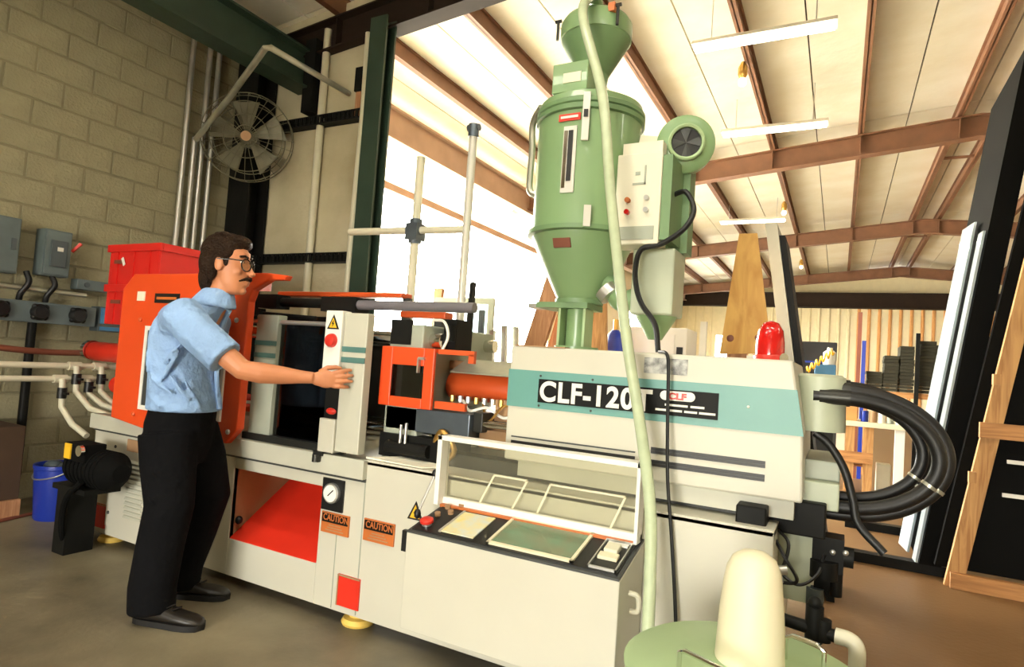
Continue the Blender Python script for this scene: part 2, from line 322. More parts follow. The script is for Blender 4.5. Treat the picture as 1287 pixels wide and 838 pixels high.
# ================================================================== MACHINE
mc = thing('injection_moulding_machine', 'long off-white injection moulding machine with teal stripe and orange guards', 'machine', (-2.1, 2.75, 0))
YF = 2.28
b = B().box(-4.13, -2.82, YF, YF + .03, .06, .775).box(-2.19, -.17, YF, YF + .03, .06, .775).box(-2.82, -2.19, YF, YF + .03, .06, .25).box(-2.82, -2.19, YF, YF + .03, .618, .775)
b.box(-4.13, -.17, 3.2, 3.23, .06, .775).box(-4.13, -4.1, YF + .03, 3.2, .06, .775).box(-.2, -.17, YF + .03, 3.2, .06, .775).box(-4.13, -.17, YF, 3.23, .755, .78)
base = obj('base', b, 'mwhite', mc, False, .004)
obj('lip', BX(-4.15, -1.92, 2.25, 2.3, .69, .78), 'mwhite2', base, False, .004)
obj('lip_shadow_strip', BX(-4.13, -1.92, 2.272, 2.285, .676, .692), 'darkgrey', base, False)  # dark strip drawn as the shadowed gap under the lip
obj('panel_seam', B().box(-1.925, -1.921, 2.277, 2.282, .07, .77), 'mgrey', base, False)
obj('panel_seam', B().box(-2.075, -2.072, 2.277, 2.282, .07, .5), 'mgrey', base, False)
# parts chute
ch = obj('chute_housing', B().box(-2.84, -2.82, YF + .005, 2.75, .24, .64).box(-2.19, -2.17, YF + .03, 2.75, .24, .64).box(-2.84, -2.17, 2.75, 2.77, .24, .64).box(-2.84, -2.17, YF + .03, 2.75, .62, .64), 'tan', mc, False)
obj('chute_slope', B().hexa([(-2.815, 2.283, .24), (-2.195, 2.283, .24), (-2.195, 2.74, .54), (-2.815, 2.74, .54), (-2.815, 2.283, .252), (-2.195, 2.283, .252), (-2.195, 2.74, .56), (-2.815, 2.74, .56)]), 'redpaint', ch, False)
obj('knob', B().ell((-2.8, 2.32, .34), (.02, .02, .022)), 'black', ch)
# pressure gauge
gp = obj('gauge_plate', BX(-2.178, -2.045, 2.27, 2.285, .515, .665), 'black', mc, False)
gd = obj('gauge', B().lathe([(.048, 0), (.048, .018), (.042, .02)], (-2.11, 2.272, .6), (0, -1, 0), 24), 'alu', gp)
obj('gauge_face', B().lathe([(.04, .019), (.04, .022)], (-2.11, 2.272, .6), (0, -1, 0), 24), 'white', gp)
obj('needle', B().bar((-2.122, 2.249, .588), (-2.09, 2.249, .618), .005, .002, (0, 1, 0)), 'black', gp)
def caution(x0, x1, z0, z1):
    p = obj('caution_plate', BX(x0, x1, 2.272, 2.282, z0, z1), 'caut', mc, False)
    zm = z0 + (z1 - z0) * .52
    obj('header_band', BX(x0 + .006, x1 - .006, 2.269, 2.273, zm, z1 - .006), 'blacksteel', p, False)
    text('lettering', 'CAUTION', 'caut', p, (x0 + .014, 2.2685, zm + .01), .042, .82, .0006)
    for k in range(3): obj('text_line', BX(x0 + .03 + .01 * k, x1 - .03 - .01 * k, 2.2695, 2.273, z0 + .012 + .012 * k, z0 + .016 + .012 * k), 'tan', p, False)
caution(-2.17, -1.998, .41, .506); caution(-1.908, -1.732, .419, .518)
def tri(cx, z0, w, h, y, par, sub=None):
    p = obj('warning_triangle', B().prism([(cx - w / 2, z0), (cx + w / 2, z0), (cx, z0 + h)], y, y + .003), 'black', par, False)
    i = .13 * w
    obj('yellow_field', B().prism([(cx - w / 2 + i * 1.4, z0 + i * .7), (cx + w / 2 - i * 1.4, z0 + i * .7), (cx, z0 + h - i * 1.5)], y - .002, y), 'yellow', p, False)
    obj('bolt_symbol', B().prism([(cx + .06 * w, z0 + .62 * h), (cx - .1 * w, z0 + .36 * h), (cx, z0 + .36 * h), (cx - .04 * w, z0 + .16 * h), (cx + .12 * w, z0 + .42 * h), (cx + .02 * w, z0 + .42 * h)], y - .004, y - .002), 'black', p, False)
tri(-1.628, .557, .085, .082, 2.277, mc)
for x0, x1 in ((-2.038, -1.906), (-4.06, -3.932)):
    p = obj('red_pocket', BX(x0, x1, 2.272, 2.285, .094, .236), 'redpaint', mc, False)
    obj('pocket_edge', B().box(x0, x0 + .006, 2.268, 2.274, .094, .236).box(x0, x1, 2.268, 2.274, .23, .236), 'tan', p, False)
for x in (-1.97, -3.98, -.5):
    f_ = obj('foot', B().lathe([(.075, 0), (.08, .012), (.07, .03), (.045, .035), (.045, .075)], (x, 2.36, 0)), 'padyellow', mc)
for x in (-3.98, -1.97, -.5): obj('foot', B().lathe([(.075, 0), (.08, .012), (.07, .03), (.045, .035), (.045, .075)], (x, 3.1, 0)), 'padyellow', mc)
# louvred vent and small plate at the tail end
vp = obj('vent_panel', BX(-3.93, -3.42, 2.274, 2.285, .12, .66), 'mwhite', mc, False)
for k in range(13):
    z = .2 + k * .027; obj('louvre', B().hexa([(-3.74, 2.262, z), (-3.57, 2.262, z), (-3.57, 2.276, z + .004), (-3.74, 2.276, z + .004), (-3.74, 2.268, z + .012), (-3.57, 2.268, z + .012), (-3.57, 2.276, z + .016), (-3.74, 2.276, z + .016)]), 'mwhite2', vp, False)
for x, z in ((-3.89, .6), (-3.9, .2)): obj('bolt', B().ell((x, 2.272, z), (.01, .006, .01)), 'darkgrey', vp)
obj('brown_plate', BX(-3.77, -3.6, 2.27, 2.285, .59, .66), 'tan', mc, False)
# clamp cover
ov = [(-3.83, .79), (-3.52, .757), (-2.8, .757), (-2.715, .84), (-2.715, 1.5), (-2.69, 1.56), (-2.58, 1.612), (-2.47, 1.612), (-2.45, 1.635), (-2.6, 1.65), (-3.73, 1.65), (-3.83, 1.56)]
cv = obj('clamp_cover', B().prism(ov, 2.19, 2.235), 'orange', mc, False, .008)
obj('cover_top', B().hexa([(-3.8, 2.235, 1.56), (-2.72, 2.235, 1.56), (-2.8, 2.4, 1.58), (-3.8, 2.4, 1.58), (-3.8, 2.235, 1.64), (-2.72, 2.235, 1.64), (-2.8, 2.4, 1.66), (-3.8, 2.4, 1.66)]).box(-3.83, -3.8, 2.235, 2.4, .8, 1.6), 'orange', cv, False)
obj('window_trim', B().box(-3.555, -3.53, 2.178, 2.192, .865, 1.345).box(-2.87, -2.845, 2.178, 2.192, .865, 1.345).box(-3.53, -2.87, 2.178, 2.192, .865, .89).box(-3.53, -2.87, 2.178, 2.192, 1.32, 1.345), 'white', cv, False)
obj('window_pane', BX(-3.53, -2.87, 2.182, 2.192, .89, 1.32), 'darkgrey', cv, False)
obj('paper_label', BX(-3.67, -3.6, 2.184, 2.191, 1.49, 1.545), 'paper', cv, False)
sp = obj('dark_label', BX(-3.5, -3.28, 2.184, 2.191, 1.48, 1.535), 'black', cv, False)
obj('label_mark', BX(-3.48, -3.3, 2.182, 2.185, 1.5, 1.515), 'caut', sp, False)
for x, z in ((-3.62, 1.38), (-3.6, .83), (-2.78, .82), (-2.79, 1.4), (-3.25, .82)): obj('bolt', B().ell((x, 2.186, z), (.014, .01, .014)), 'alu' if x > -3 else 'orange2', cv)
for z in (.83, .88): obj('small_plate', BX(-2.92, -2.88, 2.184, 2.191, z - .02, z + .018), 'caut', cv, False)
# tail: red cylinder, rear housing
obj('clamp_cylinder', B().lathe([(.055, 0), (.068, .02), (.068, .75), (.03, .77)], (-4.74, 2.55, 1.155), (1, 0, 0)), 'redpaint', mc)
obj('cylinder_ring', B().lathe([(.07, 0), (.07, .04)], (-4.79, 2.55, 1.16), (1, 0, 0)), 'chrome', mc)
obj('rear_platen', BX(-3.98, -3.8, 2.4, 3.1, .78, 1.32), 'redpaint', mc, False, .01)
obj('rear_motor', B().lathe([(.06, 0), (.06, .2)], (-4.5, 2.6, .93), (1, 0, 0)).cyl((-4.36, 2.6, .93), (-4.0, 2.6, .93), .03), 'redpaint', mc)
obj('rear_shelf', BX(-4.48, -3.86, 2.42, 3.0, 1.33, 1.35), 'darkgrey', mc, False)
obj('rear_shelf_bracket', B().bar((-4.4, 2.7, 1.33), (-3.98, 2.7, 1.0), .04, .04), 'darkgrey', mc, False)
# sliding gate
gt = obj('gate_post', BX(-2.77, -2.61, 2.3, 2.36, .797, 1.443), 'mgrey', mc, False, .004)
for z in (1.28, 1.215): obj('teal_stripe', BX(-2.771, -2.609, 2.297, 2.3, z, z + .025), 'tealdark', gt, False)
gr = obj('gate_post', BX(-2.105, -1.96, 2.25, 2.30, .8, 1.462), 'mwhite2', mc, False, .005)
for z in (1.275, 1.225): obj('teal_stripe', BX(-2.1055, -1.9595, 2.247, 2.25, z, z + .026), 'tealdark', gr, False)
gw = obj('gate_switch_plate', BX(-2.212, -2.107, 2.235, 2.3, 1.152, 1.47), 'white', mc, False, .004)
tri(-2.158, 1.38, .075, .07, 2.231, gw)
obj('red_button', B().lathe([(.034, 0), (.034, .01), (.028, .022), (.01, .027)], (-2.16, 2.235, 1.325), (0, -1, 0), 20), 'redbtn', gw)
gh = obj('gate_handle', BX(-2.2, -2.106, 2.262, 2.3, .95, 1.152), 'blacksteel', mc, False)
obj('indicator', B().ell((-2.155, 2.262, .985), (.032, .012, .016)), 'redbtn', gh)
obj('gate_foot', BX(-2.205, -2.106, 2.24, 2.3, .79, .95), 'mwhite', mc, False, .004)
obj('latch', B().cyl((-2.2, 2.235, .74), (-2.2, 2.235, .775), .02).box(-2.23, -2.17, 2.24, 2.3, .77, .79), 'darksteel', mc)
obj('gate_rail', B().cyl((-2.82, 2.32, 1.407), (-2.1, 2.32, 1.407), .012), 'alu', mc)
obj('gate_rail', BX(-2.8, -2.1, 2.29, 2.33, .78, .815), 'darksteel', mc, False)
obj('gate_window', BX(-2.61, -2.205, 2.325, 2.333, .815, 1.4), 'smoke', mc, False)
# platens, mould, tie bars
obj('moving_platen', BX(-2.86, -2.62, 2.45, 3.1, .83, 1.42), 'darkgrey', mc, False, .008)
obj('fixed_platen', BX(-1.96, -1.76, 2.42, 3.1, .8, 1.43), 'mgrey', mc, False, .008)
obj('mould_half', BX(-2.62, -2.42, 2.52, 3.0, .95, 1.32), 'darksteel', mc, False, .006)
obj('mould_half', BX(-2.16, -1.96, 2.52, 3.0, .95, 1.32), 'darksteel', mc, False, .006)
for y in (2.5, 3.02):
    for z in (.9, 1.36): obj('tie_bar', B().cyl((-3.7, y, z), (-1.7, y, z), .035), 'chrome', mc)
obj('rear_dark_backing', BX(-3.7, -2.82, 3.12, 3.15, .8, 1.5), 'blacksteel', mc, False)  # dark backing added so the gate window looks dark inside
obj('rear_glare_blocker', BX(-2.82, -1.3, 3.1, 3.13, .78, 1.02), 'blacksteel', mc, False)  # dark panel added to block the bright doorway showing through
obj('mould_hose', B().tube(catmull([(-2.3, 2.5, 1.22), (-2.34, 2.44, 1.1), (-2.28, 2.42, 1.02), (-2.22, 2.46, .95)]), .012), 'chrome', mc)
obj('top_guard', BX(-3.15, -2.17, 2.75, 2.85, 1.597, 1.625), 'orange2', mc, False, .006)
obj('top_guard', BX(-2.15, -1.85, 2.72, 2.8, 1.485, 1.52), 'orange2', mc, False, .006)
for a in ((-2.7, -2.66, 2.8, 2.84, 1.42, 1.6), (-2.2, -2.16, 2.8, 2.84, 1.32, 1.6), (-1.93, -1.88, 2.74, 2.79, 1.42, 1.49)): obj('top_guard_post', BX(*a), 'darkgrey', mc, False)
# purge guard and nozzle end
pg = obj('purge_guard', B().box(-1.98, -1.913, 2.39, 2.41, 1.032, 1.318).box(-1.724, -1.668, 2.39, 2.41, 1.032, 1.318).box(-1.913, -1.724, 2.39, 2.41, 1.032, 1.08).box(-1.913, -1.724, 2.39, 2.41, 1.232, 1.318).box(-1.98, -1.668, 2.41, 2.75, 1.3, 1.318).box(-1.98, -1.965, 2.41, 2.6, 1.04, 1.3), 'orange', mc, False, .004)
obj('guard_window', BX(-1.913, -1.724, 2.396, 2.402, 1.08, 1.232), 'smoke', pg, False)
obj('guard_rail', B().box(-1.668, -1.47, 2.42, 2.44, 1.295, 1.318).box(-1.5, -1.47, 2.42, 2.44, 1.26, 1.3), 'orange2', pg, False); obj('guard_rail', BX(-1.668, -1.5, 2.42, 2.44, 1.04, 1.075), 'orange2', pg, False)
obj('clip', B().box(-1.75, -1.715, 2.375, 2.39, 1.262, 1.275).box(-1.75, -1.742, 2.37, 2.39, 1.2, 1.27), 'alu', pg, False)
obj('barrel', B().lathe([(.03, 0), (.05, .12), (.06, .13), (.06, .62)], (-1.88, 2.74, 1.165), (1, 0, 0)), 'galv', mc)
obj('heater_cover', B().lathe([(.068, 0), (.072, .01), (.072, .5), (.068, .51)], (-1.74, 2.68, 1.145), (1, 0, 0)), 'orange2', mc)
obj('barrel_shroud', BX(-1.8, -1.26, 2.66, 2.95, 1.225, 1.27), 'tan', mc, False, .01)
obj('barrel_cover_plate', B().hexa([(-1.68, 2.55, 1.21), (-1.28, 2.55, 1.21), (-1.28, 2.66, 1.272), (-1.66, 2.66, 1.272), (-1.68, 2.55, 1.216), (-1.28, 2.55, 1.216), (-1.28, 2.66, 1.28), (-1.66, 2.66, 1.28)]), 'galv', mc, False)
for k in range(7):
    obj('heater_plug', B().cyl((-1.66 + k * .045, 2.56, 1.07), (-1.66 + k * .045, 2.56, 1.1), .014, n=8), 'alu' if k % 3 else 'brass', mc)
obj('wire', B().tube(catmull([(-1.6, 2.56, 1.08), (-1.52, 2.5, 1.04), (-1.44, 2.52, 1.06), (-1.36, 2.54, 1.02), (-1.28, 2.56, 1.05)]), .007, 6), 'white', mc)
obj('wire', B().tube(catmull([(-1.5, 2.57, 1.1), (-1.42, 2.5, 1.0), (-1.34, 2.52, 1.08), (-1.26, 2.58, 1.0)]), .006, 6), 'brass', mc)
obj('junction_block', BX(-1.42, -1.28, 2.56, 2.62, 1.0, 1.1), 'tan', mc, False)
obj('carriage', BX(-1.95, -1.47, 2.42, 2.95, .92, 1.03), 'bluegrey', mc, False, .004)
obj('carriage_end', BX(-1.47, -1.42, 2.45, 2.6, .95, 1.04), 'darksteel', mc, False, .004)
obj('carriage_rod', B().cyl((-1.45, 2.47, .99), (-1.2, 2.47, .99), .016), 'chrome', mc)
obj('slide_block', BX(-1.46, -1.22, 2.5, 2.7, .88, .96), 'tan', mc, False)
obj('slide_rail', BX(-1.98, -.2, 2.45, 2.55, .78, .84), 'darksteel', mc, False)
obj('valve_block', B().box(-1.96, -1.62, 2.4, 2.7, .79, .9).cyl((-1.9, 2.39, .84), (-1.66, 2.39, .84), .03), 'blacksteel', mc, False)
obj('coupling', B().cyl((-1.82, 2.38, .84), (-1.82, 2.38, .95), .008).cyl((-1.79, 2.38, .84), (-1.79, 2.38, .96), .008), 'alu', mc)
obj('hose_coil', B().tube(catmull([(-1.66, 2.42, .86), (-1.6, 2.4, .94), (-1.54, 2.42, .86), (-1.6, 2.44, .8)]), .014), 'brass', mc)
obj('mould_cable', B().tube(catmull([(-1.76, 2.5, 1.46), (-1.68, 2.47, 1.45), (-1.64, 2.45, 1.38), (-1.66, 2.43, 1.3)]), .007, 6), 'white', mc)
obj('mould_cable', B().tube(catmull([(-1.95, 2.44, 1.31), (-1.88, 2.42, 1.36), (-1.8, 2.43, 1.35), (-1.76, 2.44, 1.3)]), .005, 6), 'black', mc)
obj('limit_switch', BX(-1.95, -1.83, 2.41, 2.43, 1.33, 1.45), 'blacksteel', mc, False)
obj('eject_box', B().box(-1.73, -1.66, 2.55, 2.7, 1.318, 1.47).cyl((-1.69, 2.54, 1.36), (-1.69, 2.54, 1.44), .03), 'blacksteel', mc, False)
# injection unit cover
YI = 2.36
ic = obj('injection_cover', B().prism([(-1.25, .868), (-.093, .868), (-.1, 1.1), (-.143, 1.353), (-1.25, 1.353)], YI, 3.0), 'mwhite', mc, False, .008)
obj('teal_band', B().prism([(-1.2515, 1.095), (-.0985, 1.095), (-.1245, 1.252), (-1.2515, 1.252)], YI - .004, YI + .01), 'teal', ic, False)
np_ = obj('name_plate', BX(-1.105, -.382, YI - .009, YI - .004, 1.122, 1.219), 'blacksteel', ic, False)
text('lettering', 'CLF-120T', 'white', ic, (-1.098, YI - .0105, 1.132), .112, .95, .0035, sp=1.1)
pill = []
for k in range(24):
    t = 2 * math.pi * k / 24; c_, s_ = math.cos(t), math.sin(t); pill.append((-.53 + math.copysign(.045, c_) + .02 * c_, 1.196 + .018 * s_))
obj('logo_pill', B().prism(pill, YI - .011, YI - .009), 'white', ic, False)
text('logo_lettering', 'CLF', 'redbtn', ic, (-.53, YI - .0122, 1.184), .032, 1.25, .0016, align='CENTER')
for z, segs in ((1.157, ((-.575, -.49), (-.48, -.43))), (1.137, ((-.61, -.56), (-.555, -.51), (-.502, -.455), (-.448, -.39)))):
    for a0, a1 in segs: obj('small_print', BX(a0, a1, YI - .0105, YI - .009, z, z + .008), 'white', ic, False)
for x, z in ((-1.1, 1.232), (-.87, 1.232), (-1.1, 1.108), (-.87, 1.108), (-.28, 1.18)): obj('rivet', B().ell((x, YI - .005, z), (.005, .003, .005), nu=8, nv=6), 'darkgrey' if x < -.5 else 'white', ic)
obj('sticker', BX(-.665, -.5, YI - .003, YI, 1.275, 1.335), 'sticker', ic, False)
obj('top_plate', BX(-1.23, -1.0, YI - .002, YI + .05, 1.352, 1.357), 'tan', ic, False)
for z in (.972, .925):
    obj('vent_slot', BX(-.62, -.215, YI - .003, YI + .002, z, z + .024), 'black', ic, False)
    obj('vent_fin', BX(-.62, -.215, YI - .006, YI - .002, z + .01, z + .013), 'darkgrey', ic, False)
obj('vent_slot', BX(-1.22, -.68, YI - .003, YI + .002, .94, .952), 'black', ic, False)
obj('vent_slot', BX(-1.22, -.68, YI - .003, YI + .002, .965, .971), 'darkgrey', ic, False)
obj('under_cover_rail', BX(-1.2, -.12, 2.4, 2.46, .8, .868), 'mwhite2', mc, False)  # off-white rail below the injection cover
obj('end_cylinder', B().lathe([(.09, 0), (.09, .03), (.085, .2), (.07, .21)], (-.06, 2.62, 1.105), (0, 0, 1)), 'sage', mc)
obj('end_box', BX(-.1, .018, 2.5, 2.95, .832, .93), 'sage', mc, False, .006)
obj('end_ledge', BX(-.1, .018, 2.55, 2.95, .93, 1.0), 'mgrey', mc, False, .006)
# valves hanging off the end of the base
obj('manifold', B().box(-.3, -.02, 2.45, 2.8, .74, .86).box(-.3, -.2, 2.32, 2.45, .77, .84), 'blacksteel', mc, False, .006)
obj('manifold_panel', BX(-.17, -.06, 2.5, 2.54, .5, .76), 'sage', mc, False)
vb = obj('solenoid_valve', B().box(-.06, .04, 2.5, 2.6, .62, .74).cyl((-.02, 2.5, .6), (-.02, 2.5, .66), .045).cyl((.04, 2.52, .68), (.07, 2.52, .68), .035).box(-.05, .0, 2.5, 2.58, .55, .62).cyl((.02, 2.52, .54), (.02, 2.52, .62), .02), 'blacksteel', mc, True)
for x, z in ((.005, .695), (.045, .7)): obj('valve_screw', B().ell((x, 2.492, z), (.01, .008, .01)), 'alu', vb)
obj('solenoid_cap', B().cyl((-.045, 2.5, .5), (-.045, 2.5, .56), .028), 'slate', mc)
for pts in ([(-.2, 2.42, .76), (-.14, 2.36, .68), (-.1, 2.38, .6), (-.2, 2.4, .58)], [(-.18, 2.44, .62), (-.1, 2.42, .58), (-.04, 2.44, .62), (-.02, 2.5, .68)], [(-.22, 2.42, .7), (-.16, 2.36, .62), (-.13, 2.38, .72), (-.18, 2.44, .76)]):
    obj('valve_wire', B().tube(catmull(pts), .006, 6), 'black', mc)
obj('sensor', B().cyl((-.2, 2.32, .63), (-.13, 2.34, .645), .016).cyl((-.19, 2.34, .6), (-.14, 2.34, .61), .012), 'alu', mc)
# hydraulic hoses
for k, (ex, zt, zb, y0, r) in enumerate(((.345, 1.262, .812, 2.6, .024), (.315, 1.235, .845, 2.55, .024), (.29, 1.275, .8, 2.68, .022), (.275, 1.225, .87, 2.63, .02))):
    zc, hh, x0 = (zt + zb) / 2, (zt - zb) / 2, .03
    pts = [(-.08, y0, zt)] + [(x0 + (ex - x0) * math.cos(t), y0 + .03 * math.cos(t), zc + hh * math.sin(t)) for t in [R90 - math.pi * q / 10 for q in range(11)]] + [(-.1, y0, zb)]
    C_ = catmull(pts, 6); h = obj('hydraulic_hose', B().tube(C_, r, 12), 'rubber', mc)
    obj('hose_end', B().cyl((-.06, y0, zt), (.04, y0, zt), r + .004), 'darksteel', h)
    obj('hose_clamp', B().cyl(C_[44], C_[45], r + .003), 'galv', h)
obj('hydraulic_hose', B().tube(catmull([(-.07, 2.55, 1.1), (-.02, 2.55, 1.06), (.03, 2.54, .98), (.06, 2.53, .88), (.08, 2.52, .8), (.16, 2.5, .72)]), .014, 10), 'rubber', mc)

# ================================================================== CONTROL CONSOLE
cs = thing('control_console', 'off-white sloped control console with raised clear lid on the machine front', 'console', (-1.03, 2.13, .23))
def cz(v): return .6 + .068 * v
b = B().prism([(1.99, .23), (2.27, .23), (2.27, .664), (1.99, .596)], -1.457, -.6, 'X')
obj('cabinet', b, 'mwhite', cs, False, .004)
def pn(name, x0, x1, v0, v1, h0, h1, m, par=None, bev=0):
    y0, y1 = 1.99 + .28 * v0, 1.99 + .28 * v1; z0, z1 = cz(v0), cz(v1)
    return obj(name, B().hexa([(x0, y0, z0 + h0), (x1, y0, z0 + h0), (x1, y1, z1 + h0), (x0, y1, z1 + h0), (x0, y0, z0 + h1), (x1, y0, z0 + h1), (x1, y1, z1 + h1), (x0, y1, z1 + h1)]), m, par or cs, False, bev)
pn('panel_rim', -1.455, -.602, 0.0, 1, -.004, .004, 'darkgrey')
pp = pn('panel_face', -1.44, -.615, .04, .97, .003, .008, 'black')
pn('label_card', -1.322, -1.178, .12, .72, .008, .012, 'labely', pp); pn('card_frame', -1.33, -1.32, .1, .74, .008, .014, 'alu', pp)
def frame(x0, x1, v0, v1, t, tv, m, par):
    for a in ((x0, x0 + t, v0, v1), (x1 - t, x1, v0, v1), (x0, x1, v0, v0 + tv), (x0, x1, v1 - tv, v1)): pn('frame_strip', *a, .008, .016, m, par)
frame(-1.116, -.775, .08, .84, .012, .045, 'cream', pp); pn('display', -1.104, -.787, .125, .8, .008, .011, 'screen', pp); pn('display_glass', -1.104, -.787, .125, .8, .013, .0145, 'lidglass', pp)
frame(-.722, -.622, .08, .78, .005, .02, 'alu', pp); pn('key_module', -.71, -.64, .3, .42, .008, .02, 'cream', pp, .002); pn('key_module', -.7, -.65, .42, .6, .008, .03, 'pvc', pp, .004); pn('key_label', -.71, -.635, .66, .74, .008, .012, 'white', pp)
obj('emergency_button', B().lathe([(.016, 0), (.016, .012), (.027, .014), (.027, .024), (.018, .03)], (-1.405, 2.05, .62), (0, -.24, 1), 20), 'redbtn', pp)
obj('button_collar', B().lathe([(.02, 0), (.02, .012)], (-1.405, 2.05, .617), (0, -.24, 1), 20), 'alu', pp)
for x, v in ((-1.41, .5), (-1.37, .62), (-1.41, .75), (-1.36, .85)): obj('selector', B().cyl((x, 1.99 + .28 * v, cz(v)), (x, 1.985 + .28 * v, cz(v) + .022), .012, n=12), 'tan', pp)
obj('side_handle', B().tube(catmull([(-.6, 2.1, .53), (-.57, 2.11, .52), (-.57, 2.12, .47), (-.6, 2.13, .46)]), .009, 8), 'pvc', cs)
obj('keeper', BX(-1.478, -1.456, 1.99, 2.01, .52, .6), 'black', cs, False)
# lid standing open
YL, x0, x1, z0, z1 = 2.235, -1.475, -.605, .668, .955
ld = obj('lid_frame', B().box(x0, x0 + .022, YL - .05, YL + .015, z0, z1).box(x1 - .014, x1, YL - .05, YL + .015, z0, z1).box(x0, x1, YL - .05, YL + .015, z1 - .02, z1).box(x0, x1, YL - .012, YL + .015, z0, z0 + .028), 'white', cs, False, .002)
obj('lid_pane', BX(x0 + .022, x1 - .014, YL, YL + .005, z0 + .028, z1 - .02), 'lidglass', ld, False)
obj('hinge', BX(x0 + .02, x1 - .02, YL - .03, YL + .0, z0 - .012, z0 + .002), 'caut', ld, False)
for a, c_, dx in ((-1.28, -1.13, .06), (-1.02, -.72, .05)):
    for p0, p1 in (((a, z0 + .03), (a + dx, z0 + .15)), ((a + dx, z0 + .15), (c_ + dx, z0 + .15)), ((c_ + dx, z0 + .15), (c_, z0 + .03))):
        obj('printed_line', B().bar((p0[0], YL - .002, p0[1]), (p1[0], YL - .002, p1[1]), .008, .001, (0, 1, 0)), 'cream', ld, False)
st = obj('gas_strut', B().cyl((-1.49, 2.1, .64), (-1.485, 2.2, .79), .006, n=8), 'alu', cs)
for p in ((-1.49, 2.1, .64), (-1.485, 2.2, .79)): obj('strut_end', B().ell(p, (.014, .014, .02)), 'black', st)

# ================================================================== HOPPER DRYER
HX, HY = -1.068, 2.65
hd = thing('hopper_dryer', 'green cylindrical hopper dryer standing on the injection unit', 'hopper', (HX, HY, 1.355))
O = (HX, HY, 0)
obj('throat', B().lathe([(.1, 1.357), (.1, 1.37), (.052, 1.372), (.052, 1.54)], O), 'dgreen', hd)
for dx in (-.06, .06): obj('throat_rib', BX(HX + dx - .006, HX + dx + .006, HY - .08, HY + .02, 1.37, 1.54), 'lgreen', hd, False)
obj('slide_gate', B().box(HX - .17, HX + .08, HY - .1, HY + .1, 1.54, 1.565).lathe([(.11, 1.565), (.11, 1.585)], O), 'dgreen2', hd)
obj('slide_gate_pull', BX(HX - .23, HX - .17, HY - .06, HY + .02, 1.54, 1.562), 'alu', hd, False)
cn = obj('cone', B().lathe([(.1, 1.585), (.11, 1.6), (.2, 1.78), (.232, 1.85), (.236, 1.865)], O, n=48), 'dgreen', hd)
obj('sight_label', B().hexa([(HX - .05, HY - .212, 1.79), (HX + .03, HY - .212, 1.79), (HX + .03, HY - .2, 1.79), (HX - .05, HY - .2, 1.79), (HX - .05, HY - .229, 1.828), (HX + .03, HY - .229, 1.828), (HX + .03, HY - .217, 1.828), (HX - .05, HY - .217, 1.828)]), 'skindark', cn, False)
obj('flange', B().lathe([(.236, 1.862), (.258, 1.866), (.258, 1.886), (.238, 1.89)], O, n=48), 'dgreen2', hd)
bd = obj('body', B().lathe([(.238, 1.888), (.238, 2.39)], O, n=48), 'dgreen', hd)
obj('rim', B().lathe([(.238, 2.385), (.25, 2.39), (.25, 2.41), (.242, 2.415), (.25, 2.42), (.25, 2.438), (.24, 2.445)], O, n=48), 'dgreen2', hd)
obj('top_cover', B().lathe([(.243, 2.44), (.236, 2.47), (.18, 2.5), (.12, 2.51)], O, n=48), 'dgreen', hd)
def on_body(a, r=.238): return (HX + r * math.sin(a), HY - r * math.cos(a))
def plate(name, a, w, z0, z1, m, par, r=.238, t=.006):
    x, y = on_body(a, r + t / 2); d = Vector((math.cos(a), math.sin(a), 0)); n_ = Vector((math.sin(a), -math.cos(a), 0))
    c0 = Vector((x, y, 0)); A = d * w / 2; N = n_ * t / 2
    return obj(name, B().hexa([c0 - A + N + Vector((0, 0, z0)), c0 + A + N + Vector((0, 0, z0)), c0 + A - N + Vector((0, 0, z0)), c0 - A - N + Vector((0, 0, z0)), c0 - A + N + Vector((0, 0, z1)), c0 + A + N + Vector((0, 0, z1)), c0 + A - N + Vector((0, 0, z1)), c0 - A - N + Vector((0, 0, z1))]), m, par, False)
sg = plate('sight_glass_frame', .03, .06, 2.02, 2.31, 'satin', bd); plate('sight_glass', .05, .02, 2.07, 2.29, 'black', sg, .243); plate('sight_glint', -.04, .016, 2.04, 2.29, 'chrome', sg, .243)  # chrome strip puts a reflection beside the sight glass slot
nl = plate('red_label', .0, .1, 2.335, 2.365, 'redpaint', bd); plate('label_print', .0, .08, 2.345, 2.355, 'white', nl, .242)
lt = plate('latch', .3, .03, 2.24, 2.45, 'satin', bd, .25, .01); plate('latch_hook', .3, .018, 2.34, 2.37, 'black', lt, .258, .012)
plate('clamp', .42, .03, 1.87, 1.96, 'satin', bd, .25, .02)
obj('lift_bracket', B().tube(catmull([(HX - .2, HY - .12, 2.47), (HX - .27, HY - .06, 2.42), (HX - .28, HY - .03, 2.3), (HX - .28, HY - .03, 2.12), (HX - .24, HY - .03, 2.08)]), .017, 8), 'galv', bd)
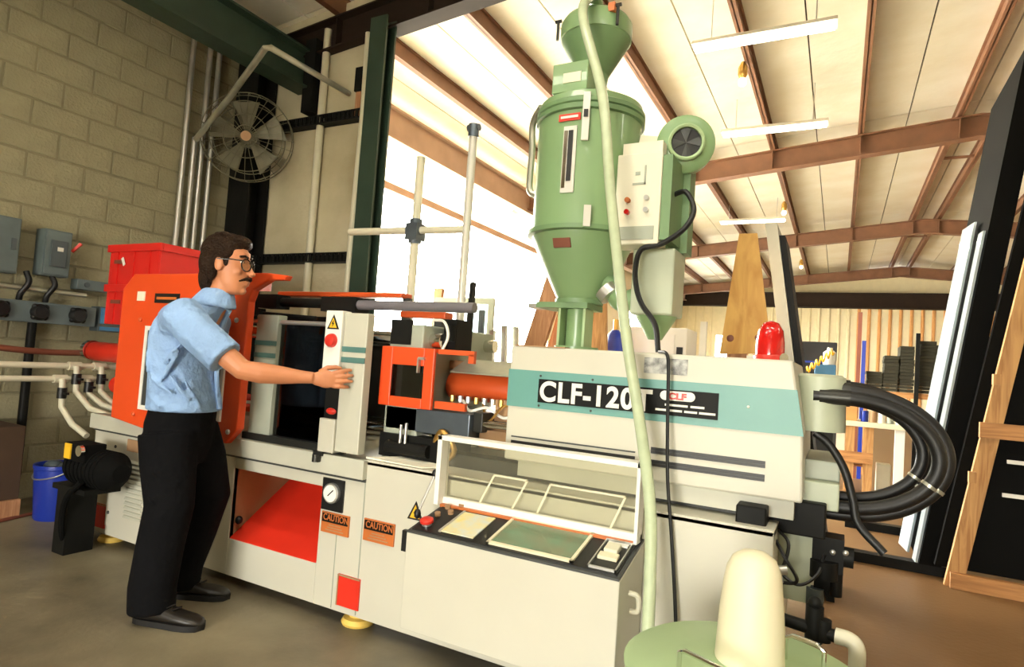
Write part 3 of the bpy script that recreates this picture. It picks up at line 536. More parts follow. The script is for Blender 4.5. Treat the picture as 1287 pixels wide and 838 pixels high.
# hot-air side: control cabinet, duct, blower
cb = obj('control_box', BX(-.862, -.67, 2.47, 2.6, 1.8, 2.185), 'boxcream', hd, False, .006)
obj('box_side', BX(-.669, -.63, 2.48, 2.7, 1.82, 2.17), 'dgreen2', cb, False)
for x, z, m_ in ((-.805, 1.985, 'caut'), (-.805, 1.935, 'redlight'), (-.725, 1.99, 'alu'), (-.725, 1.94, 'alu')): obj('knob', B().cyl((x, 2.45, z), (x, 2.472, z), .011, n=12), m_, cb)
obj('meter', B().box(-.79, -.735, 2.467, 2.471, 2.05, 2.058).box(-.742, -.735, 2.467, 2.471, 2.05, 2.13).box(-.78, -.76, 2.467, 2.471, 2.09, 2.105), 'mgrey', cb, False)
obj('lower_plate', BX(-.835, -.69, 2.466, 2.471, 1.82, 1.875), 'mgrey', cb, False)
obj('bracket', BX(-.85, -.68, 2.5, 2.56, 2.185, 2.24), 'boxcream', cb, False)
obj('heater_duct', B().box(-.8, -.62, 2.56, 2.76, 1.52, 1.8), 'sage', hd, False, .008)
obj('duct_funnel', B().lathe([(.03, 1.42), (.09, 1.52)], (-.71, 2.66, 0)), 'dgreen', hd)
obj('air_pipe', B().tube(catmull([(-.78, 2.62, 1.6), (-.86, 2.62, 1.58), (-.9, 2.63, 1.64), (-.96, 2.64, 1.68)]), .045, 14), 'dgreen', hd)
obj('air_pipe_clamp', B().cyl((-.93, 2.6, 1.63), (-.9, 2.6, 1.6), .05), 'alu', hd)
AX = Vector((.28, -.95, -.14)).normalized(); BC = Vector((-.615, 2.62, 2.26))
bl = obj('blower', B().lathe([(.1, -.09), (.122, -.085), (.122, -.01), (.112, 0), (.075, .005)], BC, AX, 40), 'dgreen', hd)
obj('blower_inlet', B().lathe([(.076, 0), (.076, .04), (.07, .044), (.062, .04), (.062, .012), (.001, .012)], BC, AX, 40), 'lgreen', bl)
obj('inlet_throat', B().lathe([(.061, .013), (.061, .016)], BC, AX, 32), 'black', bl)
a_ = AX.orthogonal().normalized(); b_ = AX.cross(a_)
for k in range(4):
    t = k * R90 + .5; d = a_ * math.cos(t) + b_ * math.sin(t); e = a_ * math.cos(t + .75) + b_ * math.sin(t + .75); c0 = BC + AX * .018
    obj('impeller_vane', B().hexa([c0, c0 + d * .058, c0 + (d + e).normalized() * .06, c0 + e * .058, c0 + AX * .004, c0 + d * .058 + AX * .01, c0 + (d + e).normalized() * .06 + AX * .01, c0 + e * .058 + AX * .004]), 'darkgrey', bl, False)
obj('blower_duct', B().box(-.7, -.6, 2.68, 2.78, 1.8, 2.2), 'dgreen2', hd, False)
obj('blower_mount', B().bar((-.83, 2.66, 2.3), (-.68, 2.68, 2.28), .03, .06).bar((-.83, 2.68, 2.1), (-.65, 2.7, 2.1), .03, .06), 'boxcream', hd, False)
obj('cord_loop', B().tube(catmull([(-.64, 2.55, 2.02), (-.58, 2.52, 2.02), (-.54, 2.5, 1.94), (-.57, 2.48, 1.86), (-.66, 2.48, 1.8), (-.74, 2.48, 1.78), (-.76, 2.48, 1.7), (-.75, 2.48, 1.62), (-.72, 2.47, 1.55), (-.66, 2.46, 1.47), (-.64, 2.46, 1.36)]), .011, 8), 'rubber', hd)

# vacuum loader on the dryer
vl = thing('vacuum_loader', 'small green funnel shaped vacuum loader topping the hopper dryer', 'loader', (HX, HY, 2.51))
obj('neck', B().lathe([(.07, 2.51), (.06, 2.56), (.07, 2.64)], O), 'dgreen2', vl)
lb = obj('control_housing', BX(HX - .13, HX + .04, HY - .17, HY - .02, 2.5, 2.635), 'dgreen', vl, False, .004)
obj('label_plate', BX(HX - .075, HX + .01, HY - .174, HY - .169, 2.54, 2.585), 'boxcream', lb, False)
obj('funnel', B().lathe([(.07, 2.635), (.158, 2.79), (.162, 2.8)], O, n=40), 'dgreen2', vl)
obj('drum_top', B().lathe([(.162, 2.798), (.166, 2.8), (.166, 2.87), (.15, 2.895), (.09, 2.915), (.03, 2.92)], O, n=40), 'dgreen', vl)
for a in (-1.1, .9):
    x, y = HX + .18 * math.sin(a), HY - .18 * math.cos(a); obj('toggle_clamp', B().cyl((x, y, 2.8), (x, y, 2.89), .007, n=8).cyl((x - .015, y, 2.89), (x + .015, y, 2.89), .008, n=8), 'darksteel', vl)
obj('intake_elbow', B().tube(catmull([(HX, HY, 2.9), (HX, HY - .02, 2.97), (HX + .01, HY - .1, 2.98), (HX + .03, HY - .16, 2.93)]), .032, 14), 'dgreen', vl)
obj('yellow_mark', BX(HX + .1, HX + .13, HY - .13, HY - .1, 2.86, 2.9), 'caut', vl, False)

hp = [(HX + .03, HY - .16, 2.94), (HX + .06, 2.34, 2.75), (-.875, 2.28, 2.36), (-.8, 2.24, 1.94), (-.7, 2.22, 1.41), (-.63, 2.2, 1.125), (-.555, 2.14, .83), (-.525, 2.08, .6), (-.5, 2.0, .38), (-.46, 1.9, .22)]
ch_ = obj('conveying_hose', B().tube(catmull(hp, 10), .0205, 14), 'hosegreen'); tag(ch_, 'pale green flexible hose hanging from the loader past the console', 'hose')
cp = [(-.62, 2.4, 1.36), (-.575, 2.33, 1.352), (-.56, 2.31, 1.3), (-.55, 2.3, 1.12), (-.53, 2.27, .9), (-.5, 2.25, .7), (-.47, 2.24, .45), (-.44, 2.2, .2), (-.4, 2.1, .02), (-.3, 2.05, .012)]
tag(obj('power_cable', B().tube(catmull(cp, 8), .0065, 8), 'rubber'), 'thin black cable hanging down over the teal stripe', 'cable')
bc = thing('warning_beacon', 'red domed warning beacon on top of the injection unit', 'beacon', (-.25, 2.7, 1.353))
obj('dome', B().lathe([(.056, 1.375), (.055, 1.43), (.048, 1.48), (.03, 1.51), (.005, 1.52)], (-.25, 2.7, 0)), 'redlight', bc)
obj('beacon_base', B().lathe([(.062, 1.353), (.062, 1.375), (.058, 1.38)], (-.25, 2.7, 0)), 'redbtn', bc)
obj('reflector', B().lathe([(.012, 0), (.018, .015)], (-.2, 2.655, 1.37), (.5, -.8, 0)), 'chrome', bc)

# ================================================================== SPRUE PICKER AND POLES ON THE MACHINE
sp_ = thing('sprue_picker', 'black and grey swing arm picker reaching across the mould gate', 'robot arm', (-2.6, 2.58, 1.43))
obj('actuator', B().box(-3.06, -2.9, 2.53, 2.63, 1.5, 1.58).cyl((-3.0, 2.58, 1.54), (-2.35, 2.58, 1.535), .028).box(-2.55, -2.3, 2.53, 2.64, 1.49, 1.57), 'blacksteel', sp_)
obj('arm_tube', B().cyl((-2.36, 2.56, 1.532), (-1.57, 2.56, 1.53), .026), 'greyarm', sp_)
obj('finger', B().cyl((-3.1, 2.55, 1.47), (-2.6, 2.55, 1.45), .012).box(-3.15, -3.03, 2.53, 2.57, 1.455, 1.495), 'blacksteel', sp_)
obj('mount', B().box(-2.46, -2.4, 2.62, 2.75, 1.5, 1.58).box(-2.46, -2.4, 2.72, 2.76, 1.42, 1.58), 'darksteel', sp_, False)
obj('air_fitting', B().ell((-2.42, 2.53, 1.47), (.022, .02, .025)), 'alu', sp_)
ps = thing('pole_stand', 'pair of tall pale poles with clamped cross tube behind the mould', 'pole', (-2.26, 3.21, .78))
obj('pole', B().cyl((-2.46, 3.21, .78), (-2.46, 3.21, 2.57), .028), 'pvc', ps)
obj('pole', B().cyl((-2.07, 3.21, .78), (-2.07, 3.21, 2.7), .026), 'satin', ps)
obj('cross_tube', B().cyl((-3.02, 3.21, 2.1), (-2.07, 3.21, 2.08), .024), 'pvc', ps)
obj('cross_clamp', B().box(-2.505, -2.415, 3.16, 3.26, 2.02, 2.13).cyl((-2.46, 3.21, 2.0), (-2.46, 3.21, 2.16), .042), 'bluegrey', ps)
obj('pole_cap', B().cyl((-2.11, 3.21, 2.72), (-2.03, 3.21, 2.72), .022).cyl((-2.07, 3.21, 2.66), (-2.07, 3.21, 2.74), .034), 'bluegrey', ps)
sh = obj('paper_sheet', B().hexa([(-1.95, 2.3, .782), (-1.62, 2.29, .782), (-1.55, 2.4, .782), (-1.8, 2.42, .782), (-1.95, 2.3, .79), (-1.62, 2.29, .786), (-1.55, 2.4, .79), (-1.8, 2.42, .8)]), 'paper', None, False); tag(sh, 'white paper sheets lying on the machine bed', 'paper')

# ================================================================== RED CRATES, BUCKET, PUMP, PIPES (tail of machine)
def crate(z, label):
    t = thing('plastic_crate', label, 'crate', (-4.17, 2.72, z), 'red crates at the machine tail'); h = .27
    b = B()
    for (xa, xb, ya, yb) in ((-4.45, -4.43, 2.44, 3.0), (-3.91, -3.89, 2.44, 3.0), (-4.43, -3.91, 2.44, 2.46), (-4.43, -3.91, 2.98, 3.0)): b.box(xa, xb, ya, yb, z, z + h)
    b.box(-4.43, -3.91, 2.46, 2.98, z, z + .015); obj('tub', b, 'redcrate', t, False, .004)
    obj('rim', B().box(-4.465, -3.875, 2.425, 2.445, z + h - .05, z + h).box(-4.465, -3.875, 2.995, 3.015, z + h - .05, z + h).box(-4.465, -4.445, 2.445, 2.995, z + h - .05, z + h).box(-3.895, -3.875, 2.445, 2.995, z + h - .05, z + h), 'redcrate', t, False, .003)
    for x in (-4.35, -4.17, -4.0): obj('rib', BX(x - .008, x + .008, 2.432, 2.442, z, z + h - .05), 'redcrate', t, False)
    obj('hand_slot', BX(-4.38, -4.28, 2.429, 2.441, z + .14, z + .165), 'skindark', t, False)
    return t
crate(1.351, 'red plastic crate at the machine tail, lower of its stack')
c2 = crate(1.622, 'red plastic crate at the machine tail, topmost of its stack')
obj('white_tag', B().bar((-4.29, 2.43, 1.8), (-4.26, 2.43, 1.75), .022, .004, (0, 1, 0)), 'white', c2, False)
bk = thing('bucket', 'blue plastic bucket on the floor at the machine tail', 'bucket', (-4.73, 2.4, 0))
obj('pail', B().lathe([(.12, 0), (.125, .01), (.145, .34), (.15, .345), (.15, .37), (.14, .37), (.135, .34), (.115, .02)], (-4.73, 2.4, 0)), 'blue', bk)
obj('bail', B().tube(catmull([(-4.88, 2.4, .34), (-4.84, 2.3, .3), (-4.73, 2.25, .28), (-4.61, 2.3, .3), (-4.58, 2.4, .34)]), .005, 6), 'alu', bk)
obj('rags', B().ell((-4.77, 2.38, .35), (.06, .06, .04)).ell((-4.69, 2.42, .35), (.05, .05, .03)), 'slate', bk)
pm = thing('pump_motor', 'black pump motor with yellow sticker beside the blue bucket', 'motor', (-3.96, 2.12, 0))
obj('stand', B().box(-4.05, -3.93, 2.03, 2.19, 0, .38).box(-4.07, -3.74, 2.01, 2.21, .37, .4), 'blacksteel', pm, False)
obj('motor_body', B().lathe([(.06, -.2), (.1, -.19), (.105, .14), (.08, .17), (.05, .22)], (-3.800, 2.11, .505), (1, 0, 0)), 'matblack', pm)
for k in range(8): obj('cooling_fin', B().lathe([(.108, 0), (.112, .004), (.112, .01), (.108, .014)], (-3.960 + k * .04, 2.11, .505), (1, 0, 0)), 'matblack', pm)
obj('terminal_box', BX(-3.960, -3.760, 2.0, 2.12, .55, .65), 'matblack', pm, False, .006)
obj('yellow_sticker', BX(-3.950, -3.890, 1.992, 2.001, .56, .645), 'yellow', pm, False)
obj('gauge', B().lathe([(.03, 0), (.03, .02)], (-3.780, 1.998, .62), (0, -1, 0), 18), 'chrome', pm)
obj('hose', B().tube(catmull([(-3.760, 2.0, .45), (-3.860, 1.99, .36), (-3.920, 2.0, .25), (-3.940, 2.02, .12), (-4.020, 2.1, .03)]), .016, 8), 'matblack', pm)
pm.location.x += .05
def pipe(name, label, pts, r, m, cat='pipe', grp=None, n=12):
    return tag(obj(name, B().tube(pts, r, n), m), label, cat, grp)
wp = thing('water_manifold', 'two white plastic water pipes with black valves feeding the machine tail', 'pipe', (-4.6, 1.5, .8))
obj('pipe', B().cyl((-4.6, .3, 1.05), (-4.6, 2.64, 1.05), .02), 'pvc', wp); obj('pipe', B().cyl((-4.6, .3, .962), (-4.6, 2.55, .962), .019), 'pvc', wp)
for y, zt, pts in ((2.36, 1.05, [(-4.57, 2.36, 1.05), (-4.55, 2.36, .88), (-4.4, 2.38, .78), (-4.2, 2.42, .74)]), (2.52, 1.05, [(-4.57, 2.52, 1.05), (-4.55, 2.52, .88), (-4.4, 2.53, .8), (-4.15, 2.56, .78)]), (2.28, .962, [(-4.57, 2.28, .962), (-4.55, 2.28, .78), (-4.4, 2.28, .68), (-4.26, 2.3, .62)]), (2.44, .962, [(-4.57, 2.44, .962), (-4.54, 2.44, .86), (-4.4, 2.46, .8), (-4.14, 2.5, .76)])):
    d = obj('drop', B().tube(pts, .019, 10), 'pvc', wp); q = Vector(pts[0]).lerp(Vector(pts[1]), .5)
    obj('ball_valve', B().cyl(q + Vector((0, 0, .035)), q - Vector((0, 0, .035)), .028).box(q.x, q.x + .07, q.y - .01, q.y + .01, q.z - .008, q.z + .008), 'black', d)
    obj('tee', B().cyl((-4.6, y - .04, zt), (-4.6, y + .04, zt), .028), 'pvc', d)
pipe('hose_bundle', 'rust red hoses sagging along the dark wall', catmull([(-4.9, .6, 1.2), (-4.9, 1.6, 1.2), (-4.9, 2.1, 1.14), (-4.9, 2.5, 1.13), (-4.8, 2.8, 1.17)]), .022, 'skindark', 'hose')
pipe('floor_hose', 'thin dark red hose on the floor by the bucket', catmull([(-4.7, 1.2, .012), (-4.75, 1.8, .012), (-4.9, 2.4, .012)]), .012, 'skindark', 'hose')
cbx = thing('cardboard_carton', 'brown carton standing on a low pallet by the block wall', 'box', (-5.1, 2.1, 0))
obj('pallet', B().box(-5.35, -4.85, 1.7, 2.24, .1, .13).box(-5.35, -5.27, 1.7, 2.24, 0, .1).box(-4.93, -4.85, 1.7, 2.24, 0, .1), 'stud', cbx, False)
obj('carton', BX(-5.33, -4.88, 1.75, 2.24, .13, .62), 'darkcard', cbx, False, .004)
obj('yellow_label', BX(-4.879, -4.877, 2.0, 2.1, .2, .26), 'cream', cbx, False)
# electrical gear on the block wall
def ebox(y0, y1, z0, z1, label, name='disconnect_switch'):
    t = thing(name, label, 'electrical box', (WX, (y0 + y1) / 2, z0))
    obj('enclosure', BX(WX + .002, -5.27, y0, y1, z0, z1), 'greybox', t, False, .006); obj('door', BX(-5.268, -5.255, y0 + .01, y1 - .01, z0 + .01, z1 - .01), 'greybox', t, False, .004); return t
e1 = ebox(1.93, 2.26, 1.67, 2.07, 'large grey electrical cabinet on the block wall', 'electrical_cabinet')
obj('latch', BX(-5.255, -5.245, 2.2, 2.23, 1.84, 1.92), 'slate', e1, False)
e2 = ebox(2.41, 2.6, 1.69, 2.04, 'narrow grey disconnect switch with red lever on the block wall')
obj('inner_plate', BX(-5.256, -5.24, 2.45, 2.56, 1.76, 1.96), 'slate', e2, False, .004); obj('white_label', BX(-5.24, -5.236, 2.49, 2.53, 1.88, 1.91), 'white', e2, False)
obj('lever', B().bar((-5.3, 2.62, 1.9), (-5.26, 2.66, 1.97), .02, .02), 'redpaint', e2, False)
tr = thing('wire_trough', 'grey wiring trough with three black round receptacles on the block wall', 'trough', (WX, 2.1, 1.33))
obj('trough', BX(WX + .002, -5.26, .6, 2.82, 1.33, 1.485), 'greybox', tr, False, .005)
for y in (2.17, 2.42, 2.68):
    r_ = obj('receptacle', B().lathe([(.06, 0), (.06, .03), (.045, .05), (.03, .05)], (-5.262, y, 1.41), (1, 0, 0), 20), 'black', tr)
    for a in range(4): obj('lug', B().ell((-5.245, y + .055 * math.cos(a * R90 + .78), 1.41 + .055 * math.sin(a * R90 + .78)), (.02, .02, .02), nu=8, nv=6), 'black', r_)
bb = thing('blue_junction_box', 'small blue-grey junction box at the end of the wiring trough', 'electrical box', (WX, 2.93, 1.3))
obj('body', BX(WX + .002, -5.27, 2.85, 3.02, 1.3, 1.5), 'slate', bb, False, .005); obj('cover', BX(-5.27, -5.26, 2.86, 3.01, 1.31, 1.49), 'blue2', bb, False)
gb_ = thing('splice_box', 'flat grey splice box on the wall above the trough', 'electrical box', (WX, 2.85, 1.62))
obj('body', BX(WX + .002, -5.3, 2.68, 2.95, 1.62, 1.7), 'greybox', gb_, False, .004); obj('knockout', B().cyl((-5.3, 2.75, 1.66), (-5.29, 2.75, 1.66), .02), 'slate', gb_)
pipe('conduit', 'horizontal galvanised conduit above the wiring trough', [(-5.3, .6, 1.58), (-5.3, 2.75, 1.575)], .017, 'galv', 'conduit')
for y0, z1, lab in ((2.33, 1.7, 'black flexible conduit looping below the large cabinet'), (2.5, 1.69, 'black flexible conduit dropping from the narrow disconnect switch')):
    pipe('flexible_conduit', lab, catmull([(-5.3, y0, z1), (-5.27, y0 + .01, 1.62), (-5.3, y0 - .02, 1.54), (-5.32, y0 - .02, 1.49)]), .02, 'black', 'conduit')
pipe('drop_conduit', 'dark conduit running down the wall below the trough', [(-5.34, 2.42, 1.33), (-5.34, 2.42, .2)], .03, 'blacksteel', 'conduit')
for k, (y, x) in enumerate(((3.47, -5.34), (3.55, -5.32), (3.64, -5.34), (3.73, -5.33))):
    lab = ('bright galvanised conduit rising up the wall, first from the wiring trough', 'stubby galvanised conduit meeting the slanted pipe, second from the trough', 'bright galvanised conduit rising up the wall, third from the trough', 'bright galvanised conduit beside the black corner post')[k]
    pipe('riser_conduit', lab, [(x, y, 1.0), (x, y, 3.14 if k == 1 else 4.35)], .024, 'alu', 'conduit', 'conduits rising by the corner')
pipe('slanted_pipe', 'weathered pipe slanting up from the conduits then running to the column', [(-5.3, 3.55, 3.12), (-4.7, 3.42, 3.38), (-4.12, 3.27, 3.63), (-4.1, 3.3, 3.645), (-4.1, 4.2, 3.65)], .026, 'galv')
pipe('vertical_pipe', 'tall pale pipe standing against the stained cross wall', [(-4.4, 4.17, 0), (-4.4, 4.17, 4.3)], .035, 'pvc')
pipe('column_conduit', 'pale conduit strapped along the dark green column', [(-3.79, 4.05, 0), (-3.79, 4.05, 2.2), (-3.78, 4.06, 3.4), (-3.8, 4.07, 4.1)], .028, 'pvc', 'conduit')
bxm = thing('limit_box', 'small black box on the cross wall by the column', 'electrical box', (-3.9, 4.2, 3.5)); obj('housing', BX(-3.97, -3.87, 4.12, 4.218, 3.62, 3.84), 'blacksteel', bxm, False, .004); obj('arm', BX(-3.96, -3.9, 4.14, 4.218, 3.4, 3.62), 'stud', bxm, False)
# caged wall fan
FCn = Vector((-4.98, 3.86, 3.2)); FA = Vector((.62, -.75, -.1)).normalized(); fa = FA.orthogonal().normalized(); fb = FA.cross(fa)
fn = thing('caged_fan', 'round wire caged fan hung on the black corner post', 'fan', FCn)
def ring(rad, h, r, n=40): return [FCn + FA * h + (fa * math.cos(2 * math.pi * k / n) + fb * math.sin(2 * math.pi * k / n)) * rad for k in range(n + 1)]
cg = B()
for rad, h in ((.4, 0), (.4, .09), (.32, .11), (.2, .12), (.1, .12), (.32, -.04)): cg.tube(ring(rad, h, 0), .005, 5, False)
for k in range(28):
    d = fa * math.cos(2 * math.pi * k / 28) + fb * math.sin(2 * math.pi * k / 28); cg.tube([FCn + FA * .12 + d * .06, FCn + FA * .12 + d * .2, FCn + FA * .11 + d * .32, FCn + FA * .09 + d * .4, FCn + d * .4], .003, 4, False)
obj('cage', cg, 'fangrey', fn)
for k in range(5):
    t = k * 2 * math.pi / 5; d = fa * math.cos(t) + fb * math.sin(t); e = fa * math.cos(t + .7) + fb * math.sin(t + .7); c0 = FCn + FA * .04
    obj('blade', B().hexa([c0 + d * .05, c0 + d * .35, c0 + e * .33 + FA * .05, c0 + e * .05 + FA * .02, c0 + d * .05 + FA * .004, c0 + d * .35 + FA * .004, c0 + e * .33 + FA * .054, c0 + e * .05 + FA * .024]), 'fangrey', fn, False)
obj('hub', B().lathe([(.07, -.14), (.07, .06), (.045, .08)], FCn, FA, 20), 'fangrey', fn); obj('badge', B().lathe([(.045, .12), (.045, .128)], FCn, FA, 20), 'tan', fn)
obj('bracket', B().bar(FCn - FA * .1, (-5.12, 3.97, 3.1), .05, .05), 'blacksteel', fn, False)

# ================================================================== PERSON
FAng = math.atan2(.456, .89)
pr = thing('person', 'man in a light blue short-sleeved shirt and black trousers holding the machine gate', 'person', (-2.75, 1.93, 0)); pr.rotation_euler = (0, 0, FAng)
# local frame: +x forward, +y his left, z up (his right side is toward the camera)
HZ = 1.66; HXl = .135                                    # head centre
sk = B()
sk.ell((HXl - .012, 0, HZ + .03), (.103, .078, .108))     # cranium
sk.rings([(HXl + .03, 0, HZ - .145, .03, .028), (HXl + .028, 0, HZ - .135, .05, .045), (HXl + .02, 0, HZ - .1, .072, .058), (HXl + .015, 0, HZ - .05, .08, .066), (HXl + .012, 0, HZ, .085, .07), (HXl + .01, 0, HZ + .06, .085, .07)])
sk.ell((HXl + .07, 0, HZ - .128), (.024, .022, .018))     # chin
sk.hexa([(HXl + .08, -.008, HZ + .012), (HXl + .08, .008, HZ + .012), (HXl + .07, .012, HZ - .05), (HXl + .07, -.012, HZ - .05), (HXl + .1, -.006, HZ + .01), (HXl + .1, .006, HZ + .01), (HXl + .128, .011, HZ - .046), (HXl + .128, -.011, HZ - .046)])
sk.ell((HXl + .115, 0, HZ - .045), (.018, .017, .013))    # nose tip
sk.ell((HXl + .092, 0, HZ - .083), (.016, .026, .008)).ell((HXl + .09, 0, HZ - .098), (.014, .022, .008))   # lips
sk.ell((HXl + .07, 0, HZ + .03), (.024, .055, .014))      # brow
for s_ in (-1, 1): sk.ell((HXl - .012, s_ * .078, HZ - .012), (.022, .009, .034)); sk.ell((HXl + .058, s_ * .042, HZ - .04), (.026, .018, .02))
sk.tube([(HXl - .07, 0, 1.38), (HXl - .04, 0, 1.46), (HXl - .015, 0, 1.56), (HXl, 0, 1.62)], [.056, .056, .056, .056], 16)
sk.rings([(-.03, 0, .9, .1, .12), (-.02, 0, 1.1, .09, .12), (.0, 0, 1.3, .08, .13), (.03, 0, 1.42, .05, .08)])
for s_ in (-1, 1): sk.tube([(-.02, s_ * .08, .86), (.02, s_ * .12, .5), (-.02, s_ * .15, .08)], [.06, .05, .04], 12)
# right arm reaching out, left arm bent in front
RA = [(.05, -.19, 1.385), (.2, -.225, 1.27), (.345, -.225, 1.165), (.42, -.2, 1.155), (.5, -.165, 1.15), (.575, -.14, 1.147), (.63, -.125, 1.146)]
sk.tube(RA, [.062, .053, .046, .048, .041, .031, .027], 14)
sk.tube([(-.02, .19, 1.385), (-.07, .235, 1.2), (-.1, .24, 1.1), (-.13, .23, .98), (-.15, .215, .86)], [.058, .047, .043, .036, .027], 12)
sk.ell((.685, -.108, 1.143), (.052, .017, .042), ('Z', .25))
sk.ell((.655, -.116, 1.143), (.04, .019, .034), ('Z', .25))
for zz, L, dz in ((.031, .07, .018), (.011, .08, .012), (-.01, .078, .006), (-.03, .062, -.002)):
    p0 = Vector((.715, -.1, 1.143 + zz)); sk.tube([p0, p0 + Vector((L * .42, .004, dz * .5)), p0 + Vector((L * .8, .022, dz * .9)), p0 + Vector((L, .044, dz))], [.0105, .0105, .0095, .0075], 10)
sk.tube([(.65, -.1, 1.17), (.68, -.085, 1.195), (.715, -.07, 1.2), (.74, -.055, 1.195)], [.015, .013, .011, .008], 10)
sk.ell((-.15, .21, .81), (.035, .02, .05))
for zz in (.03, .01, -.01, -.028): sk.tube([(-.145 + zz, .205, .77), (-.135 + zz, .2, .73), (-.13 + zz, .195, .7)], [.0105, .01, .008], 8)
sk.tube([(-.13, .205, .83), (-.1, .2, .79), (-.09, .2, .76)], [.014, .012, .009], 8)
body = remesh(sk, 'body', 'skin', pr, .0048, 3)
sub = lambda name, b, m, par=pr: (lambda o: o)(obj_local(name, b, m, par))
def obj_local(name, b, m, par, sm=True):
    me = b.mesh(name); me.materials.append(M[m])
    if sm: smooth(me, 60)
    return link(name, me, par)
for s_ in (-1, 1):
    e = obj_local('eye', B().ell((HXl + .078, s_ * .034, HZ + .008), (.011, .014, .009)), 'eye', body); obj_local('iris', B().ell((HXl + .086, s_ * .034, HZ + .008), (.004, .006, .006)), 'iris', body)
    obj_local('eyebrow', B().tube([(HXl + .096, s_ * .015, HZ + .032), (HXl + .092, s_ * .036, HZ + .038), (HXl + .075, s_ * .056, HZ + .032)], .006, 6), 'hair', body)
remesh(B().tube([(HXl + .075, -.045, HZ - .084), (HXl + .1, -.025, HZ - .07), (HXl + .11, 0, HZ - .066), (HXl + .1, .025, HZ - .07), (HXl + .075, .045, HZ - .084)], [.004, .008, .009, .008, .004], 8), 'moustache', 'hair', pr, .003, 2)
# hair: thick, over ears and nape, side parted fringe
hb = B().ell((HXl - .03, 0, HZ + .06), (.108, .09, .09)).ell((HXl - .07, 0, HZ - .0), (.07, .084, .1)).ell((HXl + .03, 0, HZ + .108), (.07, .072, .035)).ell((HXl + .062, .01, HZ + .094), (.035, .05, .022)).ell((HXl - .088, 0, HZ - .07), (.048, .066, .085)).ell((HXl - .02, 0, HZ + .09), (.105, .088, .062))
for s_ in (-1, 1): hb.ell((HXl + .0, s_ * .066, HZ + .055), (.045, .025, .05)).ell((HXl + .018, s_ * .074, HZ + .012), (.014, .009, .035)).ell((HXl - .05, s_ * .066, HZ - .03), (.025, .022, .06))
for k in range(26):
    a = random.uniform(-1.3, 1.3); hb.tube([(HXl - .05 + .1 * math.cos(a) * .2, .07 * math.sin(a), HZ + .13), (HXl - .0, .08 * math.sin(a), HZ + .135), (HXl + .075, .065 * math.sin(a) , HZ + .1 + random.uniform(-.01, .012))], [.012, .013, .006], 6)
remesh(hb, 'hair', 'hair', pr, .006, 2)
# glasses
gl = B()
for s_ in (-1, 1):
    lens_ = [(HXl + .112 - .3 * abs(.037 + .031 * math.cos(t)), s_ * (.037 + .031 * math.cos(t)), HZ - .006 + .029 * math.sin(t)) for t in [2 * math.pi * k / 20 for k in range(21)]]
    gl.tube(lens_, .0032, 6, False); gl.tube([(HXl + .09, s_ * .062, HZ + .012), (HXl + .05, s_ * .078, HZ + .014), (HXl - .02, s_ * .084, HZ + .012)], .003, 6)
gl.tube([(HXl + .103, -.01, HZ + .006), (HXl + .106, 0, HZ + .01), (HXl + .103, .01, HZ + .006)], .003, 6)
go = obj_local('glasses', gl, 'iris', pr)
for s_ in (-1, 1): obj_local('lens', B().lathe([(.029, 0), (.029, .001)], (HXl + .1, s_ * .037, HZ - .006), (1, s_ * .3, 0), 20), 'lens', go)
# shirt
sb = B()
sb.rings([(-.015, 0, .945, .158, .172, .9), (-.018, 0, 1.0, .155, .17, .9), (-.035, 0, 1.1, .14, .166, .9), (-.042, 0, 1.2, .134, .176, .9), (-.03, 0, 1.3, .13, .19, .9), (-.005, 0, 1.37, .118, .19, .9), (.03, 0, 1.42, .105, .145), (.066, 0, 1.46, .09, .092), (.085, 0, 1.49, .078, .078), (.09, 0, 1.505, .07, .07)], 32)
sb.tube([(-.01, -.13, 1.36), (.04, -.185, 1.385), (.12, -.215, 1.32), (.2, -.228, 1.262), (.268, -.232, 1.21)], [.095, .09, .084, .083, .084], 20)
sb.tube([(-.01, .13, 1.36), (-.01, .19, 1.38), (-.045, .225, 1.27), (-.075, .236, 1.19)], [.09, .085, .077, .075], 20)
sb.ell((-.09, -.07, 1.27), (.075, .1, .15)).ell((-.09, .07, 1.27), (.075, .1, .15))
for p in (((.06, -.2, 1.28), (-.03, -.185, 1.17)), ((.04, -.19, 1.23), (-.04, -.185, 1.08)), ((-.1, -.16, 1.1), (.03, -.19, 1.03)), ((.12, -.295, 1.3), (.2, -.31, 1.22)), ((-.13, -.13, 1.3), (-.12, -.16, 1.12)), ((.0, -.185, 1.12), (.09, -.16, 1.0)), ((-.14, -.11, 1.04), (-.03, -.185, .97)), ((.06, -.17, 1.1), (.12, -.11, .97))):
    sb.tube([p[0], ((p[0][0] + p[1][0]) / 2, (p[0][1] + p[1][1]) / 2 - .006, (p[0][2] + p[1][2]) / 2), p[1]], [.006, .012, .006], 8)
shirt = remesh(sb, 'shirt', 'shirt', pr, .008, 3)
cl = B().rings([(.068, 0, 1.445, .11, .108), (.07, 0, 1.456, .109, .107), (.086, 0, 1.505, .084, .082), (.092, 0, 1.53, .068, .066), (.093, 0, 1.535, .062, .06)], 28)
cl.hexa([(.15, -.06, 1.44), (.16, -.05, 1.435), (.165, -.01, 1.43), (.16, -.015, 1.425), (.12, -.07, 1.5), (.13, -.06, 1.505), (.15, -.01, 1.5), (.14, -.01, 1.5)])
remesh(cl, 'collar', 'shirt', shirt, .005, 2)
obj_local('button_placket', B().tube([(.158, 0, 1.44), (.125, 0, 1.36), (.112, 0, 1.25), (.125, 0, 1.1), (.148, 0, .96)], .012, 6), 'shirt', shirt)
